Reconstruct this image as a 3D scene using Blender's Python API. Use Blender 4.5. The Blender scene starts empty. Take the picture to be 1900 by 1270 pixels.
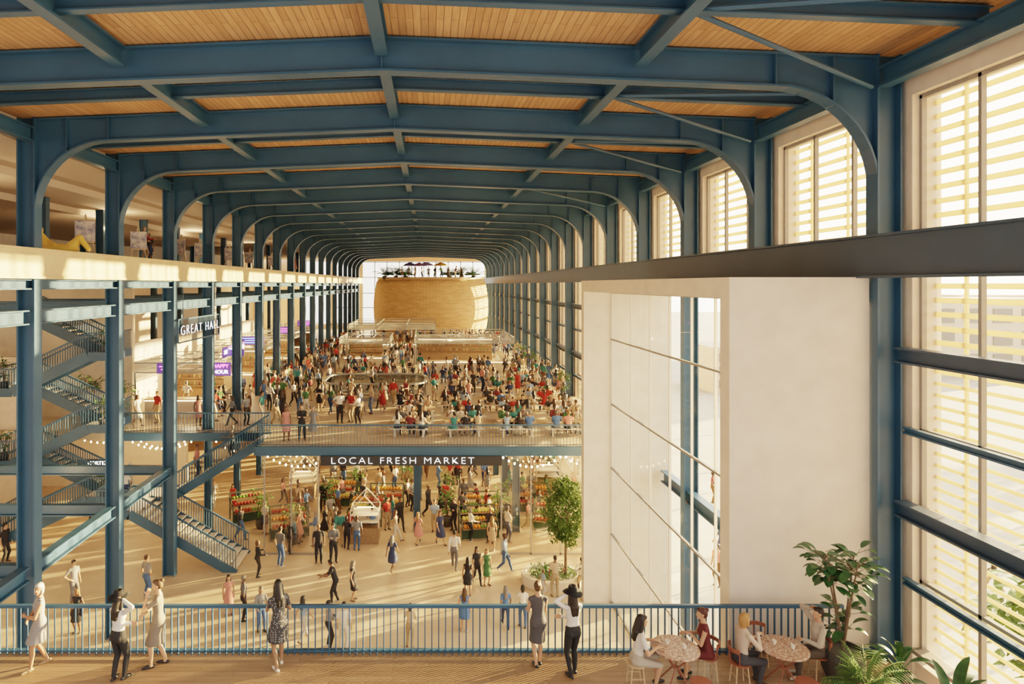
import bpy, bmesh, math, random, time
import numpy as np
from mathutils import Vector, Matrix
T0=time.time()
RND=random.Random(11)
F=1180.0; CX=795.0; CY=528.0; EYE=13.0
pi=math.pi
SC=bpy.context.scene
COL=SC.collection
DO=bpy.data.objects

def fp(px,py,z=0.0):
    d=F*(EYE-z)/(py-CY); return ((px-CX)*d/F, d)

# ------------------------------------------------------------ materials
def newmat(name):
    m=bpy.data.materials.new(name); m.use_nodes=True
    nt=m.node_tree; b=nt.nodes['Principled BSDF']
    return m,nt,b
def setc(b,c,rough=.6,metal=0,spec=None):
    b.inputs['Base Color'].default_value=(*c,1); b.inputs['Roughness'].default_value=rough
    b.inputs['Metallic'].default_value=metal
    if spec is not None: b.inputs['Specular IOR Level'].default_value=spec
def noisy(name,c1,c2,scale=4,rough=.6,bump=0,metal=0,detail=4):
    m,nt,b=newmat(name); setc(b,c1,rough,metal)
    tc=nt.nodes.new('ShaderNodeTexCoord'); n=nt.nodes.new('ShaderNodeTexNoise')
    n.inputs['Scale'].default_value=scale; n.inputs['Detail'].default_value=detail
    nt.links.new(tc.outputs['Object'],n.inputs['Vector'])
    r=nt.nodes.new('ShaderNodeValToRGB'); r.color_ramp.elements[0].color=(*c1,1); r.color_ramp.elements[1].color=(*c2,1)
    r.color_ramp.elements[0].position=.3; r.color_ramp.elements[1].position=.7
    nt.links.new(n.outputs['Fac'],r.inputs['Fac']); nt.links.new(r.outputs['Color'],b.inputs['Base Color'])
    if bump:
        bp=nt.nodes.new('ShaderNodeBump'); bp.inputs['Strength'].default_value=bump; bp.inputs['Distance'].default_value=.02
        nt.links.new(n.outputs['Fac'],bp.inputs['Height']); nt.links.new(bp.outputs['Normal'],b.inputs['Normal'])
    return m
def planks(name,c1,c2,mortar,width,length,rotz=0,rough=.55,msize=.012,bump=.4,bias=0):
    m,nt,b=newmat(name); setc(b,c1,rough)
    tc=nt.nodes.new('ShaderNodeTexCoord'); mp=nt.nodes.new('ShaderNodeMapping'); mp.inputs['Rotation'].default_value=(0,0,rotz)
    br=nt.nodes.new('ShaderNodeTexBrick'); br.offset=.37; br.inputs['Scale'].default_value=1
    br.inputs['Brick Width'].default_value=length; br.inputs['Row Height'].default_value=width
    br.inputs['Mortar Size'].default_value=msize; br.inputs['Bias'].default_value=bias
    br.inputs['Color1'].default_value=(*c1,1); br.inputs['Color2'].default_value=(*c2,1); br.inputs['Mortar'].default_value=(*mortar,1)
    nt.links.new(tc.outputs['Object'],mp.inputs['Vector']); nt.links.new(mp.outputs['Vector'],br.inputs['Vector'])
    n=nt.nodes.new('ShaderNodeTexNoise'); n.inputs['Scale'].default_value=3
    mp2=nt.nodes.new('ShaderNodeMapping'); mp2.inputs['Scale'].default_value=(.6,8,1)
    nt.links.new(mp.outputs['Vector'],mp2.inputs['Vector']); nt.links.new(mp2.outputs['Vector'],n.inputs['Vector'])
    mx=nt.nodes.new('ShaderNodeMix'); mx.data_type='RGBA'; mx.blend_type='OVERLAY'; mx.inputs['Factor'].default_value=.35
    nt.links.new(br.outputs['Color'],mx.inputs[6]); nt.links.new(n.outputs['Fac'],mx.inputs[7])
    nt.links.new(mx.outputs[2],b.inputs['Base Color'])
    bp=nt.nodes.new('ShaderNodeBump'); bp.inputs['Strength'].default_value=bump; bp.inputs['Distance'].default_value=.01; bp.invert=True
    nt.links.new(br.outputs['Fac'],bp.inputs['Height']); nt.links.new(bp.outputs['Normal'],b.inputs['Normal'])
    return m
def attrmat(name,prop,rough=.8,typ='OBJECT'):
    m,nt,b=newmat(name); setc(b,(.5,.5,.5),rough)
    a=nt.nodes.new('ShaderNodeAttribute'); a.attribute_type=typ; a.attribute_name=prop
    nt.links.new(a.outputs['Color'],b.inputs['Base Color']); return m
def emis(name,c,s):
    m,nt,b=newmat(name); setc(b,c,.5)
    b.inputs['Emission Color'].default_value=(*c,1); b.inputs['Emission Strength'].default_value=s; return m
def plain(name,c,rough=.6,metal=0):
    m,nt,b=newmat(name); setc(b,c,rough,metal); return m
def glassmat(name,tint=(1,1,1),gloss=.08):
    m=bpy.data.materials.new(name); m.use_nodes=True; nt=m.node_tree; nt.nodes.clear()
    o=nt.nodes.new('ShaderNodeOutputMaterial'); t=nt.nodes.new('ShaderNodeBsdfTransparent'); g=nt.nodes.new('ShaderNodeBsdfGlossy')
    t.inputs['Color'].default_value=(*tint,1); g.inputs['Roughness'].default_value=.03
    mx=nt.nodes.new('ShaderNodeMixShader'); mx.inputs[0].default_value=gloss
    nt.links.new(t.outputs[0],mx.inputs[1]); nt.links.new(g.outputs[0],mx.inputs[2]); nt.links.new(mx.outputs[0],o.inputs['Surface'])
    return m
def diffmix(name,c,f,second='ShaderNodeBsdfTransparent',c2=None):
    m=bpy.data.materials.new(name); m.use_nodes=True; nt=m.node_tree; nt.nodes.clear()
    o=nt.nodes.new('ShaderNodeOutputMaterial'); t=nt.nodes.new(second); g=nt.nodes.new('ShaderNodeBsdfDiffuse')
    if c2: t.inputs['Color'].default_value=(*c2,1)
    g.inputs['Color'].default_value=(*c,1); mx=nt.nodes.new('ShaderNodeMixShader'); mx.inputs[0].default_value=f
    nt.links.new(t.outputs[0],mx.inputs[1]); nt.links.new(g.outputs[0],mx.inputs[2]); nt.links.new(mx.outputs[0],o.inputs['Surface']); return m

M={}
M['blue']=noisy('blue_painted_steel',(.030,.085,.150),(.040,.108,.185),.8,.42)
M['bluedark']=noisy('dark_blue_steel',(.034,.066,.110),(.042,.08,.13),.8,.4)
M['plaster']=noisy('cream_plaster',(.66,.57,.48),(.74,.65,.56),3,.85,.3,detail=8)
M['white']=noisy('warm_white_plaster',(.68,.61,.54),(.76,.69,.62),2,.85,.25,detail=8)
M['fascia']=noisy('cream_fascia',(.62,.48,.29),(.70,.57,.37),1.5,.6,.1)
M['soffit']=plain('soffit_white',(.60,.50,.42),.8)
M['roofwood']=planks('timber_ceiling_planks',(.56,.335,.175),(.45,.26,.13),(.20,.10,.045),.15,3.1,pi/2,.6,.007)
M['deck']=planks('timber_deck_planks',(.36,.235,.145),(.29,.185,.11),(.12,.07,.04),.16,1.9,0,.45,.003)
M['stone']=noisy('warm_stone_floor',(.50,.385,.27),(.60,.475,.35),1.2,.42,.05,detail=8)
M['stone2']=noisy('pale_stone_floor',(.54,.44,.33),(.64,.53,.41),.9,.42,.05,detail=8)
M['slab']=plain('slab_underside',(.46,.39,.32),.8)
M['plaza']=noisy('plaza_paving',(.40,.38,.35),(.50,.47,.43),.5,.8)
M['slat']=diffmix('translucent_louvre',(.68,.58,.42),.62,'ShaderNodeBsdfTranslucent',(.85,.72,.48))
M['mull']=plain('window_mullion',(.30,.28,.26),.5,.2)
M['mullw']=plain('pale_mullion',(.7,.66,.62),.5)
M['glass']=glassmat('window_glass',(1,.985,.96),.04)
M['glass2']=glassmat('screen_glass',(.84,.80,.76),.12)
M['glass3']=glassmat('portal_glass',(.93,.95,.95),.06)
M['frost']=glassmat('frosted_screen',(.62,.66,.64),.45)
M['black']=plain('black_metal',(.02,.02,.022),.5)
M['grey']=plain('grey_metal',(.3,.31,.31),.4,.4)
M['tread']=plain('pale_stone_tread',(.68,.63,.58),.6)
M['tablewhite']=plain('white_painted_timber',(.74,.69,.63),.5)
M['tablewood']=noisy('pale_timber',(.50,.35,.21),(.58,.42,.27),5,.5)
M['neonw']=emis('white_neon',(1,.97,.92),6)
M['neonp']=emis('pink_neon',(1,.15,.5),6)
M['neonb']=emis('blue_neon',(.2,.5,1),5)
M['purplep']=emis('purple_panel',(.16,.08,.35),.5)
M['bulb']=emis('warm_bulb',(1,.68,.32),32)
M['bulbs']=emis('warm_strip',(1,.72,.4),8)
M['leaf']=noisy('green_leaf',(.05,.13,.03),(.10,.22,.05),6,.45)
M['leafd']=noisy('dark_green_leaf',(.02,.07,.03),(.05,.13,.045),5,.35)
M['leafy']=noisy('olive_leaf',(.075,.14,.03),(.15,.24,.055),4,.5)
M['trunk']=noisy('bark',(.12,.08,.05),(.18,.12,.08),12,.9,.4)
M['potdark']=noisy('dark_pot',(.05,.047,.045),(.07,.065,.06),4,.5)
M['planter']=noisy('pale_planter',(.62,.56,.49),(.68,.62,.55),4,.7)
M['yellow']=plain('yellow_sculpture',(.80,.50,.10),.45)
M['crate']=plain('green_crate',(.04,.08,.05),.6)
M['cratew']=noisy('timber_crate',(.24,.15,.08),(.33,.21,.12),6,.7)
M['fruit']=attrmat('fruit_skin','fruit_colour',.4)
M['terra']=plain('red_brown_metal',(.26,.09,.055),.5)
M['skin']=attrmat('skin','skin_colour',.55)
M['top']=attrmat('upper_garment','top_colour',.85)
M['bottom']=attrmat('lower_garment','bottom_colour',.85)
M['hair']=attrmat('hair','hair_colour',.6)
M['shoe']=attrmat('shoe','shoe_colour',.5)
M['crowd']=attrmat('crowd_clothing','crowd_colour',.8,'GEOMETRY')
M['eye']=plain('eye_dark',(.02,.015,.012),.3)
M['lip']=plain('lip',(.35,.09,.08),.5)
M['felt']=plain('black_felt',(.008,.008,.01),.9)
M['umb']=attrmat('umbrella_canvas','canvas_colour',.8)
M['canvas']=noisy('painted_canvas',(.7,.6,.5),(.15,.16,.26),6,.7)
m,nt,b=newmat('terrazzo'); setc(b,(.5,.25,.2),.3)
tc=nt.nodes.new('ShaderNodeTexCoord'); v=nt.nodes.new('ShaderNodeTexVoronoi'); v.inputs['Scale'].default_value=38
r=nt.nodes.new('ShaderNodeValToRGB'); r.color_ramp.interpolation='CONSTANT'
r.color_ramp.elements[0].color=(.38,.22,.16,1); r.color_ramp.elements[1].color=(.58,.46,.38,1); r.color_ramp.elements[1].position=.6
e=r.color_ramp.elements.new(.82); e.color=(.18,.08,.055,1)
nt.links.new(tc.outputs['Object'],v.inputs['Vector']); nt.links.new(v.outputs['Color'],r.inputs['Fac']); nt.links.new(r.outputs['Color'],b.inputs['Base Color']); M['terrazzo']=m
def dots(name,base,dot,scale,th):
    m,nt,b=newmat(name); setc(b,base,.85)
    tc=nt.nodes.new('ShaderNodeTexCoord'); v=nt.nodes.new('ShaderNodeTexVoronoi'); v.inputs['Scale'].default_value=scale; v.inputs['Randomness'].default_value=.5
    r=nt.nodes.new('ShaderNodeValToRGB'); r.color_ramp.interpolation='CONSTANT'
    r.color_ramp.elements[0].color=(*dot,1); r.color_ramp.elements[1].color=(*base,1); r.color_ramp.elements[1].position=th
    nt.links.new(tc.outputs['Object'],v.inputs['Vector']); nt.links.new(v.outputs['Distance'],r.inputs['Fac']); nt.links.new(r.outputs['Color'],b.inputs['Base Color']); return m
M['dots']=dots('dotted_dress',(.04,.04,.045),(.55,.51,.47),30,.27)
m,nt,b=newmat('striped_dress'); setc(b,(.3,.3,.3),.85)
tc=nt.nodes.new('ShaderNodeTexCoord'); wv=nt.nodes.new('ShaderNodeTexWave'); wv.bands_direction='Z'; wv.inputs['Scale'].default_value=12
r=nt.nodes.new('ShaderNodeValToRGB'); r.color_ramp.elements[0].color=(.08,.08,.10,1); r.color_ramp.elements[1].color=(.40,.37,.34,1); r.color_ramp.elements[0].position=.35; r.color_ramp.elements[1].position=.5
nt.links.new(tc.outputs['Object'],wv.inputs['Vector']); nt.links.new(wv.outputs['Fac'],r.inputs['Fac']); nt.links.new(r.outputs['Color'],b.inputs['Base Color']); M['stripes']=m
m,nt,b=newmat('woven_timber_cladding'); setc(b,(.5,.3,.15),.7)
tc=nt.nodes.new('ShaderNodeTexCoord'); br=nt.nodes.new('ShaderNodeTexBrick'); br.offset=.5
br.inputs['Scale'].default_value=1; br.inputs['Brick Width'].default_value=.9; br.inputs['Row Height'].default_value=.16; br.inputs['Mortar Size'].default_value=.018
br.inputs['Color1'].default_value=(.82,.56,.30,1); br.inputs['Color2'].default_value=(.64,.41,.20,1); br.inputs['Mortar'].default_value=(.38,.22,.10,1)
nt.links.new(tc.outputs['UV'],br.inputs['Vector']); nt.links.new(br.outputs['Color'],b.inputs['Base Color'])
bp=nt.nodes.new('ShaderNodeBump'); bp.inputs['Strength'].default_value=.5; bp.inputs['Distance'].default_value=.04; bp.invert=True
nt.links.new(br.outputs['Fac'],bp.inputs['Height']); nt.links.new(bp.outputs['Normal'],b.inputs['Normal']); M['woven']=m
M['meshcanopy']=diffmix('canopy_mesh',(.55,.56,.53),.35)
M['signmesh']=diffmix('sign_mesh',(.03,.05,.08),.4)

# ------------------------------------------------------------ mesh builder
class MB:
    def __init__(s): s.v=[]; s.f=[]; s.m=[]
    def add(s,vs,fs,mat=0):
        k=len(s.v); s.v.extend([tuple(x) for x in vs]); s.f.extend([tuple(i+k for i in f) for f in fs]); s.m.extend([mat]*len(fs)); return s
    def box(s,x0,x1,y0,y1,z0,z1,mat=0):
        return s.add([(x0,y0,z0),(x1,y0,z0),(x1,y1,z0),(x0,y1,z0),(x0,y0,z1),(x1,y0,z1),(x1,y1,z1),(x0,y1,z1)],
          [(3,2,1,0),(4,5,6,7),(0,1,5,4),(1,2,6,5),(2,3,7,6),(3,0,4,7)],mat)
    def sweep(s,p1,p2,prof,up=(0,0,1),mat=0):
        p1=Vector(p1);p2=Vector(p2);d=(p2-p1).normalized();u=Vector(up)
        side=d.cross(u).normalized(); u=side.cross(d).normalized()
        n=len(prof); vs=[p+side*a+u*b for p in (p1,p2) for a,b in prof]
        fs=[(i,(i+1)%n,n+(i+1)%n,n+i) for i in range(n)]+[tuple(reversed(range(n))),tuple(range(n,2*n))]
        return s.add(vs,fs,mat)
    def bar(s,p1,p2,w,h,up=(0,0,1),mat=0):
        w/=2;h/=2; return s.sweep(p1,p2,[(-w,-h),(w,-h),(w,h),(-w,h)],up,mat)
    def ibeam(s,p1,p2,w,h,tf=.04,tw=.03,up=(0,0,1),mat=0):
        w/=2;h/=2;t=tw/2
        return s.sweep(p1,p2,[(-w,-h),(w,-h),(w,-h+tf),(t,-h+tf),(t,h-tf),(w,h-tf),(w,h),(-w,h),(-w,h-tf),(-t,h-tf),(-t,-h+tf),(-w,-h+tf)],up,mat)
    def tube(s,p1,p2,r1,r2=None,n=8,mat=0):
        if r2 is None:r2=r1
        p1=Vector(p1);p2=Vector(p2);d=(p2-p1).normalized(); u=Vector((0,0,1)) if abs(d.z)<.9 else Vector((1,0,0))
        a=d.cross(u).normalized();b=a.cross(d)
        vs=[p+(a*math.cos(2*pi*i/n)+b*math.sin(2*pi*i/n))*r for p,r in((p1,r1),(p2,r2)) for i in range(n)]
        fs=[(i,(i+1)%n,n+(i+1)%n,n+i) for i in range(n)]+[tuple(reversed(range(n))),tuple(range(n,2*n))]
        return s.add(vs,fs,mat)
    def lathe(s,prof,c=(0,0,0),n=16,mat=0,cap=True):
        vs=[(c[0]+r*math.cos(2*pi*i/n),c[1]+r*math.sin(2*pi*i/n),c[2]+z) for r,z in prof for i in range(n)]
        fs=[(j*n+i,j*n+(i+1)%n,(j+1)*n+(i+1)%n,(j+1)*n+i) for j in range(len(prof)-1) for i in range(n)]
        if cap: fs+= [tuple(reversed(range(n))),tuple((len(prof)-1)*n+i for i in range(n))]
        return s.add(vs,fs,mat)
    def loft(s,rings,n=16,mat=0):
        vs=[]
        for c,rx,ry,R in rings:
            c=Vector(c)
            for i in range(n):
                a=2*pi*i/n; vs.append(c+R@Vector((rx*math.cos(a),ry*math.sin(a),0)))
        k=len(rings)
        fs=[(j*n+i,j*n+(i+1)%n,(j+1)*n+(i+1)%n,(j+1)*n+i) for j in range(k-1) for i in range(n)]
        fs+=[tuple(reversed(range(n))),tuple((k-1)*n+i for i in range(n))]
        return s.add(vs,fs,mat)
    def ell(s,c,r,R=None,n=14,mat=0):
        c=Vector(c); R=R or Matrix.Identity(3); m=n//2
        vs=[c+R@Vector((0,0,-r[2]))]
        for j in range(1,m):
            t=-pi/2+pi*j/m
            for i in range(n):
                a=2*pi*i/n; vs.append(c+R@Vector((r[0]*math.cos(t)*math.cos(a),r[1]*math.cos(t)*math.sin(a),r[2]*math.sin(t))))
        vs.append(c+R@Vector((0,0,r[2]))); L=len(vs)-1
        fs=[(0,1+(i+1)%n,1+i) for i in range(n)]
        for j in range(m-2):
            for i in range(n): fs.append((1+j*n+i,1+j*n+(i+1)%n,1+(j+1)*n+(i+1)%n,1+(j+1)*n+i))
        o=1+(m-2)*n
        fs+=[(o+i,o+(i+1)%n,L) for i in range(n)]
        return s.add(vs,fs,mat)
    def capsule(s,p1,r1,p2,r2,n=12,mat=0):
        p1=Vector(p1);p2=Vector(p2);d=p2-p1
        if d.length<1e-6: return s.ell(p1,(r1,r1,r1),n=n,mat=mat)
        d=d.normalized(); u=Vector((0,0,1)) if abs(d.z)<.9 else Vector((1,0,0))
        a=d.cross(u).normalized();b=d.cross(a); R=Matrix((a,b,d)).transposed()
        rg=[]
        for k in range(0,4): t=-pi/2+pi/2*(k+.35)/3.35; rg.append((p1+d*r1*math.sin(t),max(r1*math.cos(t),.001)))
        for k in range(0,4): t=pi/2*(k)/3.35; rg.append((p2+d*r2*math.sin(t),max(r2*math.cos(t),.001)))
        return s.loft([(c,r,r,R) for c,r in rg],n,mat)
    def mesh(s,name,mats,smooth=False):
        me=bpy.data.meshes.new(name); me.from_pydata(s.v,[],s.f)
        for m in mats: me.materials.append(M[m] if isinstance(m,str) else m)
        me.polygons.foreach_set('material_index',s.m)
        if smooth: me.polygons.foreach_set('use_smooth',[True]*len(s.f))
        me.update(); return me

def put(name,me,loc=(0,0,0),rot=0,parent=None,label=None,cat=None,group=None,kind=None,scale=None,props=None):
    o=DO.new(name,me); COL.objects.link(o)
    o.location=loc
    if rot: o.rotation_euler=(0,0,rot) if not isinstance(rot,tuple) else rot
    if scale: o.scale=(scale,)*3 if not isinstance(scale,tuple) else scale
    if parent: o.parent=parent
    if label: o['label']=label
    if cat: o['category']=cat
    if group: o['group']=group
    if kind: o['kind']=kind
    if props:
        for k,v in props.items(): o[k]=v
    return o
def struct(name,mb,mats,**k):
    return put(name,mb.mesh(name,mats),kind='structure',**k)
def textmesh(txt,size,extr=.02,spacing=1.0,off=0.0):
    cu=bpy.data.curves.new('lettering','FONT'); cu.body=txt; cu.size=size; cu.extrude=extr; cu.offset=off
    cu.align_x='CENTER'; cu.align_y='CENTER'; cu.space_character=spacing; cu.resolution_u=3
    o=DO.new('tmp',cu); COL.objects.link(o); dg=bpy.context.evaluated_depsgraph_get()
    me=bpy.data.meshes.new_from_object(o.evaluated_get(dg)); DO.remove(o); me.name='lettering'; me.materials.clear(); return me

# ------------------------------------------------------------ dimensions
XR=9.6; XL=-11.55; RX=(XR+XL)/2; Y0=13.4; BAY=5.0
ZF=5.4
def roofz(x,z0): return z0-.04*abs(x-RX)
frames=[Y0+BAY*i for i in range(-1,19)]

# ------------------------------------------------------------ shell
struct('floor',MB().box(-30,10.1,4,110,-.3,0),['stone'])
struct('ground',MB().box(10.1,260,-60,300,-.35,-.05),['plaza'])
struct('floor.001',MB().box(-14,9.25,5,13.12,ZF-.35,ZF),['deck'])
mb=MB().box(-8,9.95,29.7,109,ZF-.35,ZF).box(-30,-8,32.5,109,ZF-.35,ZF)
struct('floor.002',mb,['stone2'])
struct('floor.003',MB().box(-30,-11.35,4,108,13.2,14.0),['slab'])
struct('trim_1',MB().box(-11.35,-11.2,4,108,13.2,14.02).box(-11.35,-11.16,4,108,13.98,14.04).box(-11.35,-11.16,4,108,13.16,13.24),['fascia'])
mb=MB()
mb.bar((-8,29.62,ZF-.17),(9.25,29.62,ZF-.17),.14,.42)
mb.bar((-16,32.42,ZF-.17),(-8,32.42,ZF-.17),.14,.42).bar((-8.06,29.6,ZF-.17),(-8.06,30.8,ZF-.17),.14,.42)
struct('trim_2',mb,['blue'])
struct('trim_3',MB().bar((-14,13.16,ZF-.2),(9.2,13.16,ZF-.2),.08,.5),['blue'])
mb=MB()
for xa,xb in((-11.9,RX),(RX,10.6)):
    za,zb=roofz(xa,18.22),roofz(xb,18.22)
    mb.add([(xa,2,za),(xb,2,zb),(xb,109,zb),(xa,109,za),(xa,2,za+.2),(xb,2,zb+.2),(xb,109,zb+.2),(xa,109,za+.2)],
     [(3,2,1,0),(4,5,6,7),(0,1,5,4),(1,2,6,5),(2,3,7,6),(3,0,4,7)])
struct('ceiling',mb,['roofwood'])
mb=MB().box(-30,-11.9,4,108,17.2,17.5).box(-11.95,-11.8,4,108,17.2,18.0)
mb.box(-30,-15,16,60,16.9,17.2).box(-30,-18,20,60,16.6,16.9)
struct('ceiling.001',mb,['soffit'])
struct('wall_left',MB().box(-30.3,-30,4,110,0,17.5),['plaster'])
mb=MB().box(-30,-22,109,109.4,0,17.5).box(-22,10.6,109,109.4,0,6.2).box(-22,10.6,109,109.4,16.9,18.4)
for x in (-17,-11.9,9.7): mb.box(x,x+.6,109,109.4,6,17)
struct('wall_back',mb,['plaster'])
mb=MB()
for y in [8.4]+frames[1:]+[108.4]:
    z0=13.15 if 14<y<25 else 0
    mb.box(9.95,10.55,y-.32,y+.32,z0,16.9)
mb.box(9.95,10.55,4,109,16.9,18.1)
mb.box(9.95,10.55,4,13,0,ZF-.1)
struct('wall_right',mb,['plaster'])
mb=MB().box(6.35,9.3,13.42,13.85,0,13.15).box(6.35,9.93,13.85,26,12.7,13.15).box(6.35,9.93,26,26.4,0,13.15)
struct('wall_portal',mb,['white'])
mb=MB().box(-30,-17,36.5,36.8,ZF,13.2).box(-30,-15.6,41,41.3,0,ZF-.35).box(-17.2,-17,36.8,62,ZF,9.6)
mb.box(-26,-20.8,33.2,33.5,0,9.2).box(-26,-20.8,28,28.3,0,4.4)
struct('wall_core',mb,['plaster'])
struct('wall_market',MB().box(-15.6,9.9,62,62.3,0,ZF-.35),['plaster'])

# ------------------------------------------------------------ portal frames
def frame_meshes():
    zi=lambda x:roofz(x,17.46); zt=lambda x:roofz(x,18.18)
    inner=[]
    xl=XL+.25; xr=XR-.25; rr=2.1; zc=15.05
    for k in range(0,13):
        t=pi-pi/2*k/12; h=zi(xl+rr)-zc; inner.append((xl+rr+rr*math.cos(t),zc+h*math.sin(t)))
    for k in range(1,8): x=xl+rr+(RX-xl-rr)*k/8; inner.append((x,zi(x)))
    inner.append((RX,zi(RX)))
    for k in range(1,8): x=RX+(xr-rr-RX)*k/8; inner.append((x,zi(x)))
    for k in range(0,13):
        t=pi/2-pi/2*k/12; h=zi(xr-rr)-zc; inner.append((xr-rr+rr*math.cos(t),zc+h*math.sin(t)))
    mb=MB(); n=len(inner); t=.02
    vs=[]
    for x,z in inner: vs+=[(x,-t,z),(x,-t,zt(x)),(x,t,z),(x,t,zt(x))]
    fs=[]
    for i in range(n-1):
        a=4*i;b=a+4; fs+=[(a,b,b+1,a+1),(a+2,a+3,b+3,b+2)]
    mb.add(vs,fs)
    def flange(pts,w,th):
        vs=[];fs=[]
        for i,(x,z) in enumerate(pts):
            p=pts[max(0,i-1)];q=pts[min(len(pts)-1,i+1)]
            dx,dz=q[0]-p[0],q[1]-p[1];L=math.hypot(dx,dz) or 1; nx,nz=-dz/L,dx/L
            vs+=[(x,-w,z),(x,w,z),(x+nx*th,w,z+nz*th),(x+nx*th,-w,z+nz*th)]
        for i in range(len(pts)-1):
            a=4*i;b=a+4
            for k in range(4): fs.append((a+k,a+(k+1)%4,b+(k+1)%4,b+k))
        fs+=[(3,2,1,0),tuple(4*(len(pts)-1)+k for k in range(4))]
        mb.add(vs,fs)
    flange(inner,.17,.045)
    flange([(xl,zt(xl)-.045),(RX,zt(RX)-.045),(xr,zt(xr)-.045)],.17,.045)
    for x in (xl+rr,xl+.9,xr-rr,xr-.9,RX):
        if abs(x-(xl+.9))<.01 or abs(x-(xr-.9))<.01: z=zc+1.7
        else: z=zi(x)
        mb.box(x-.015,x+.015,-.15,.15,z,zt(x)-.03)
    raf=mb.mesh('rafter',['blue'])
    def colm(z0):
        m=MB().ibeam((0,0,z0),(0,0,17.85),.36,.52,.045,.03,up=(1,0,0)); return m.mesh('column',['blue'])
    return raf,colm(0),colm(ZF)
RAF,CLONG,CSHORT=frame_meshes()
for i,y in enumerate(frames):
    e=put('steel_portal_frame',None,(0,y,0),label="blue painted steel portal frame with curved haunches under timber ceiling",cat="steel frame",group="hall portal frames")
    put('rafter',RAF,parent=e)
    put('column',CLONG if y<30 else CSHORT,(XL,0,0),parent=e)
    put('column',CLONG if 9<y<30 else CSHORT,(XR,0,0),parent=e)
PUR=MB().ibeam((0,.2,0),(0,BAY-.2,0),.26,.42,.04,.03).mesh('roof_purlin',['blue'])
for y in frames[:-1]:
    for x,z in((-6.4,17.72),(RX,17.96),(4.4,17.74),(XR-.15,17.3),(XL+.15,17.3)):
        put('roof_purlin',PUR,(x,y,z),label="blue steel purlin spanning between roof frames",cat="roof beam",group="roof purlins")
mb=MB()
for xa,xb in((XL,RX),(RX,XR)):
    mb.ibeam((xa,0,roofz(xa,18.02)),(xb,0,roofz(xb,18.02)),.2,.3,.03,.03)
SEC=mb.mesh('secondary_rafter',['blue'])
for y in frames[:-1]:
    put('secondary_rafter',SEC,(0,y+2.5,0),label="slim blue steel cross beam below timber planks",cat="roof beam",group="secondary roof beams")
BR=MB().tube((XR-.4,.2,17.1),(4.5,2.6,17.75),.05,n=8).tube((4.5,2.6,17.75),(XR-.4,4.8,17.1),.05,n=8).mesh('brace_rod',['blue'])
for y in (8.4,13.4,18.4,28.4): put('brace_rod',BR,(0,y,0),label="thin blue diagonal roof brace tube",cat="brace",group="roof braces")
mb=MB().box(9.18,9.34,4,108,13.13,14.02).box(9.02,9.36,4,108,13.13,13.18).box(9.02,9.36,4,108,13.97,14.02)
put('crane_beam',mb.mesh('crane_beam',['bluedark']),label="long dark blue steel beam running along window wall",cat="steel beam")
put('bracket',MB().box(8.6,9.2,14.7,15.2,12.75,13.13).mesh('bracket',['blue']),label="small blue steel bracket under long beam",cat="bracket")
put('edge_beam',MB().ibeam((XL+.05,4,13.0),(XL+.05,103,13.0),.3,.3).mesh('edge_beam',['blue']),label="blue steel I-beam along column line",cat="steel beam")
for z,ys in((12.05,frames[:-1]),(4.7,[8.4,13.4,18.4,23.4])):
    B=MB().ibeam((0,.2,0),(0,BAY-.2,0),.3,.42).mesh('gallery_beam',['blue'])
    for y in ys: put('gallery_beam',B,(XL,y,z),label="blue steel I-beam between gallery columns",cat="steel beam",group="gallery edge beams")
CB=MB().ibeam((XL-.26,0,0),(-20.7,0,0),.25,.4).mesh('cross_beam',['blue'])
for y in frames[1:]: put('cross_beam',CB,(0,y,12.05),label="blue steel cross beam over side aisle",cat="steel beam",group="aisle cross beams")
for y in frames[1:5]: put('cross_beam',CB,(0,y,4.7),label="blue steel cross beam over side aisle",cat="steel beam",group="aisle cross beams")
IC=MB().ibeam((0,0,14.0),(0,0,17.2),.3,.4,up=(1,0,0)).mesh('gallery_column',['blue'])
IC2=MB().ibeam((0,0,0),(0,0,13.2),.3,.4,up=(1,0,0)).mesh('gallery_column',['blue'])
IC3=MB().ibeam((0,0,ZF),(0,0,13.2),.3,.4,up=(1,0,0)).mesh('gallery_column',['blue'])
for y in frames[1:17]:
    put('gallery_column',IC,(-17.2,y,0),label="blue steel column on upper gallery",cat="column",group="upper gallery columns")
    put('gallery_column',IC2 if y<32 else IC3,(-20.9,y,0),label="blue steel column in side aisle",cat="column",group="aisle columns")
    if y>30: put('gallery_column',IC,(-23.5,y,0),label="blue steel column on upper gallery",cat="column",group="upper gallery columns")
MC=MB().ibeam((0,0,0),(0,0,ZF-.35),.3,.36,up=(1,0,0)).mesh('market_column',['blue'])
for y in (33.4,38.4,43.4,48.4):
    for x in (XL,-.6,4.6):
        put('market_column',MC,(x,y,0),label="blue steel column standing in market hall",cat="column",group="market columns")
put('portal_beam',MB().ibeam((XR,13.7,5.2),(XR,25.9,5.2),.3,.45).mesh('portal_beam',['blue']),label="blue steel beam crossing entrance portal",cat="steel beam")

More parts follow.
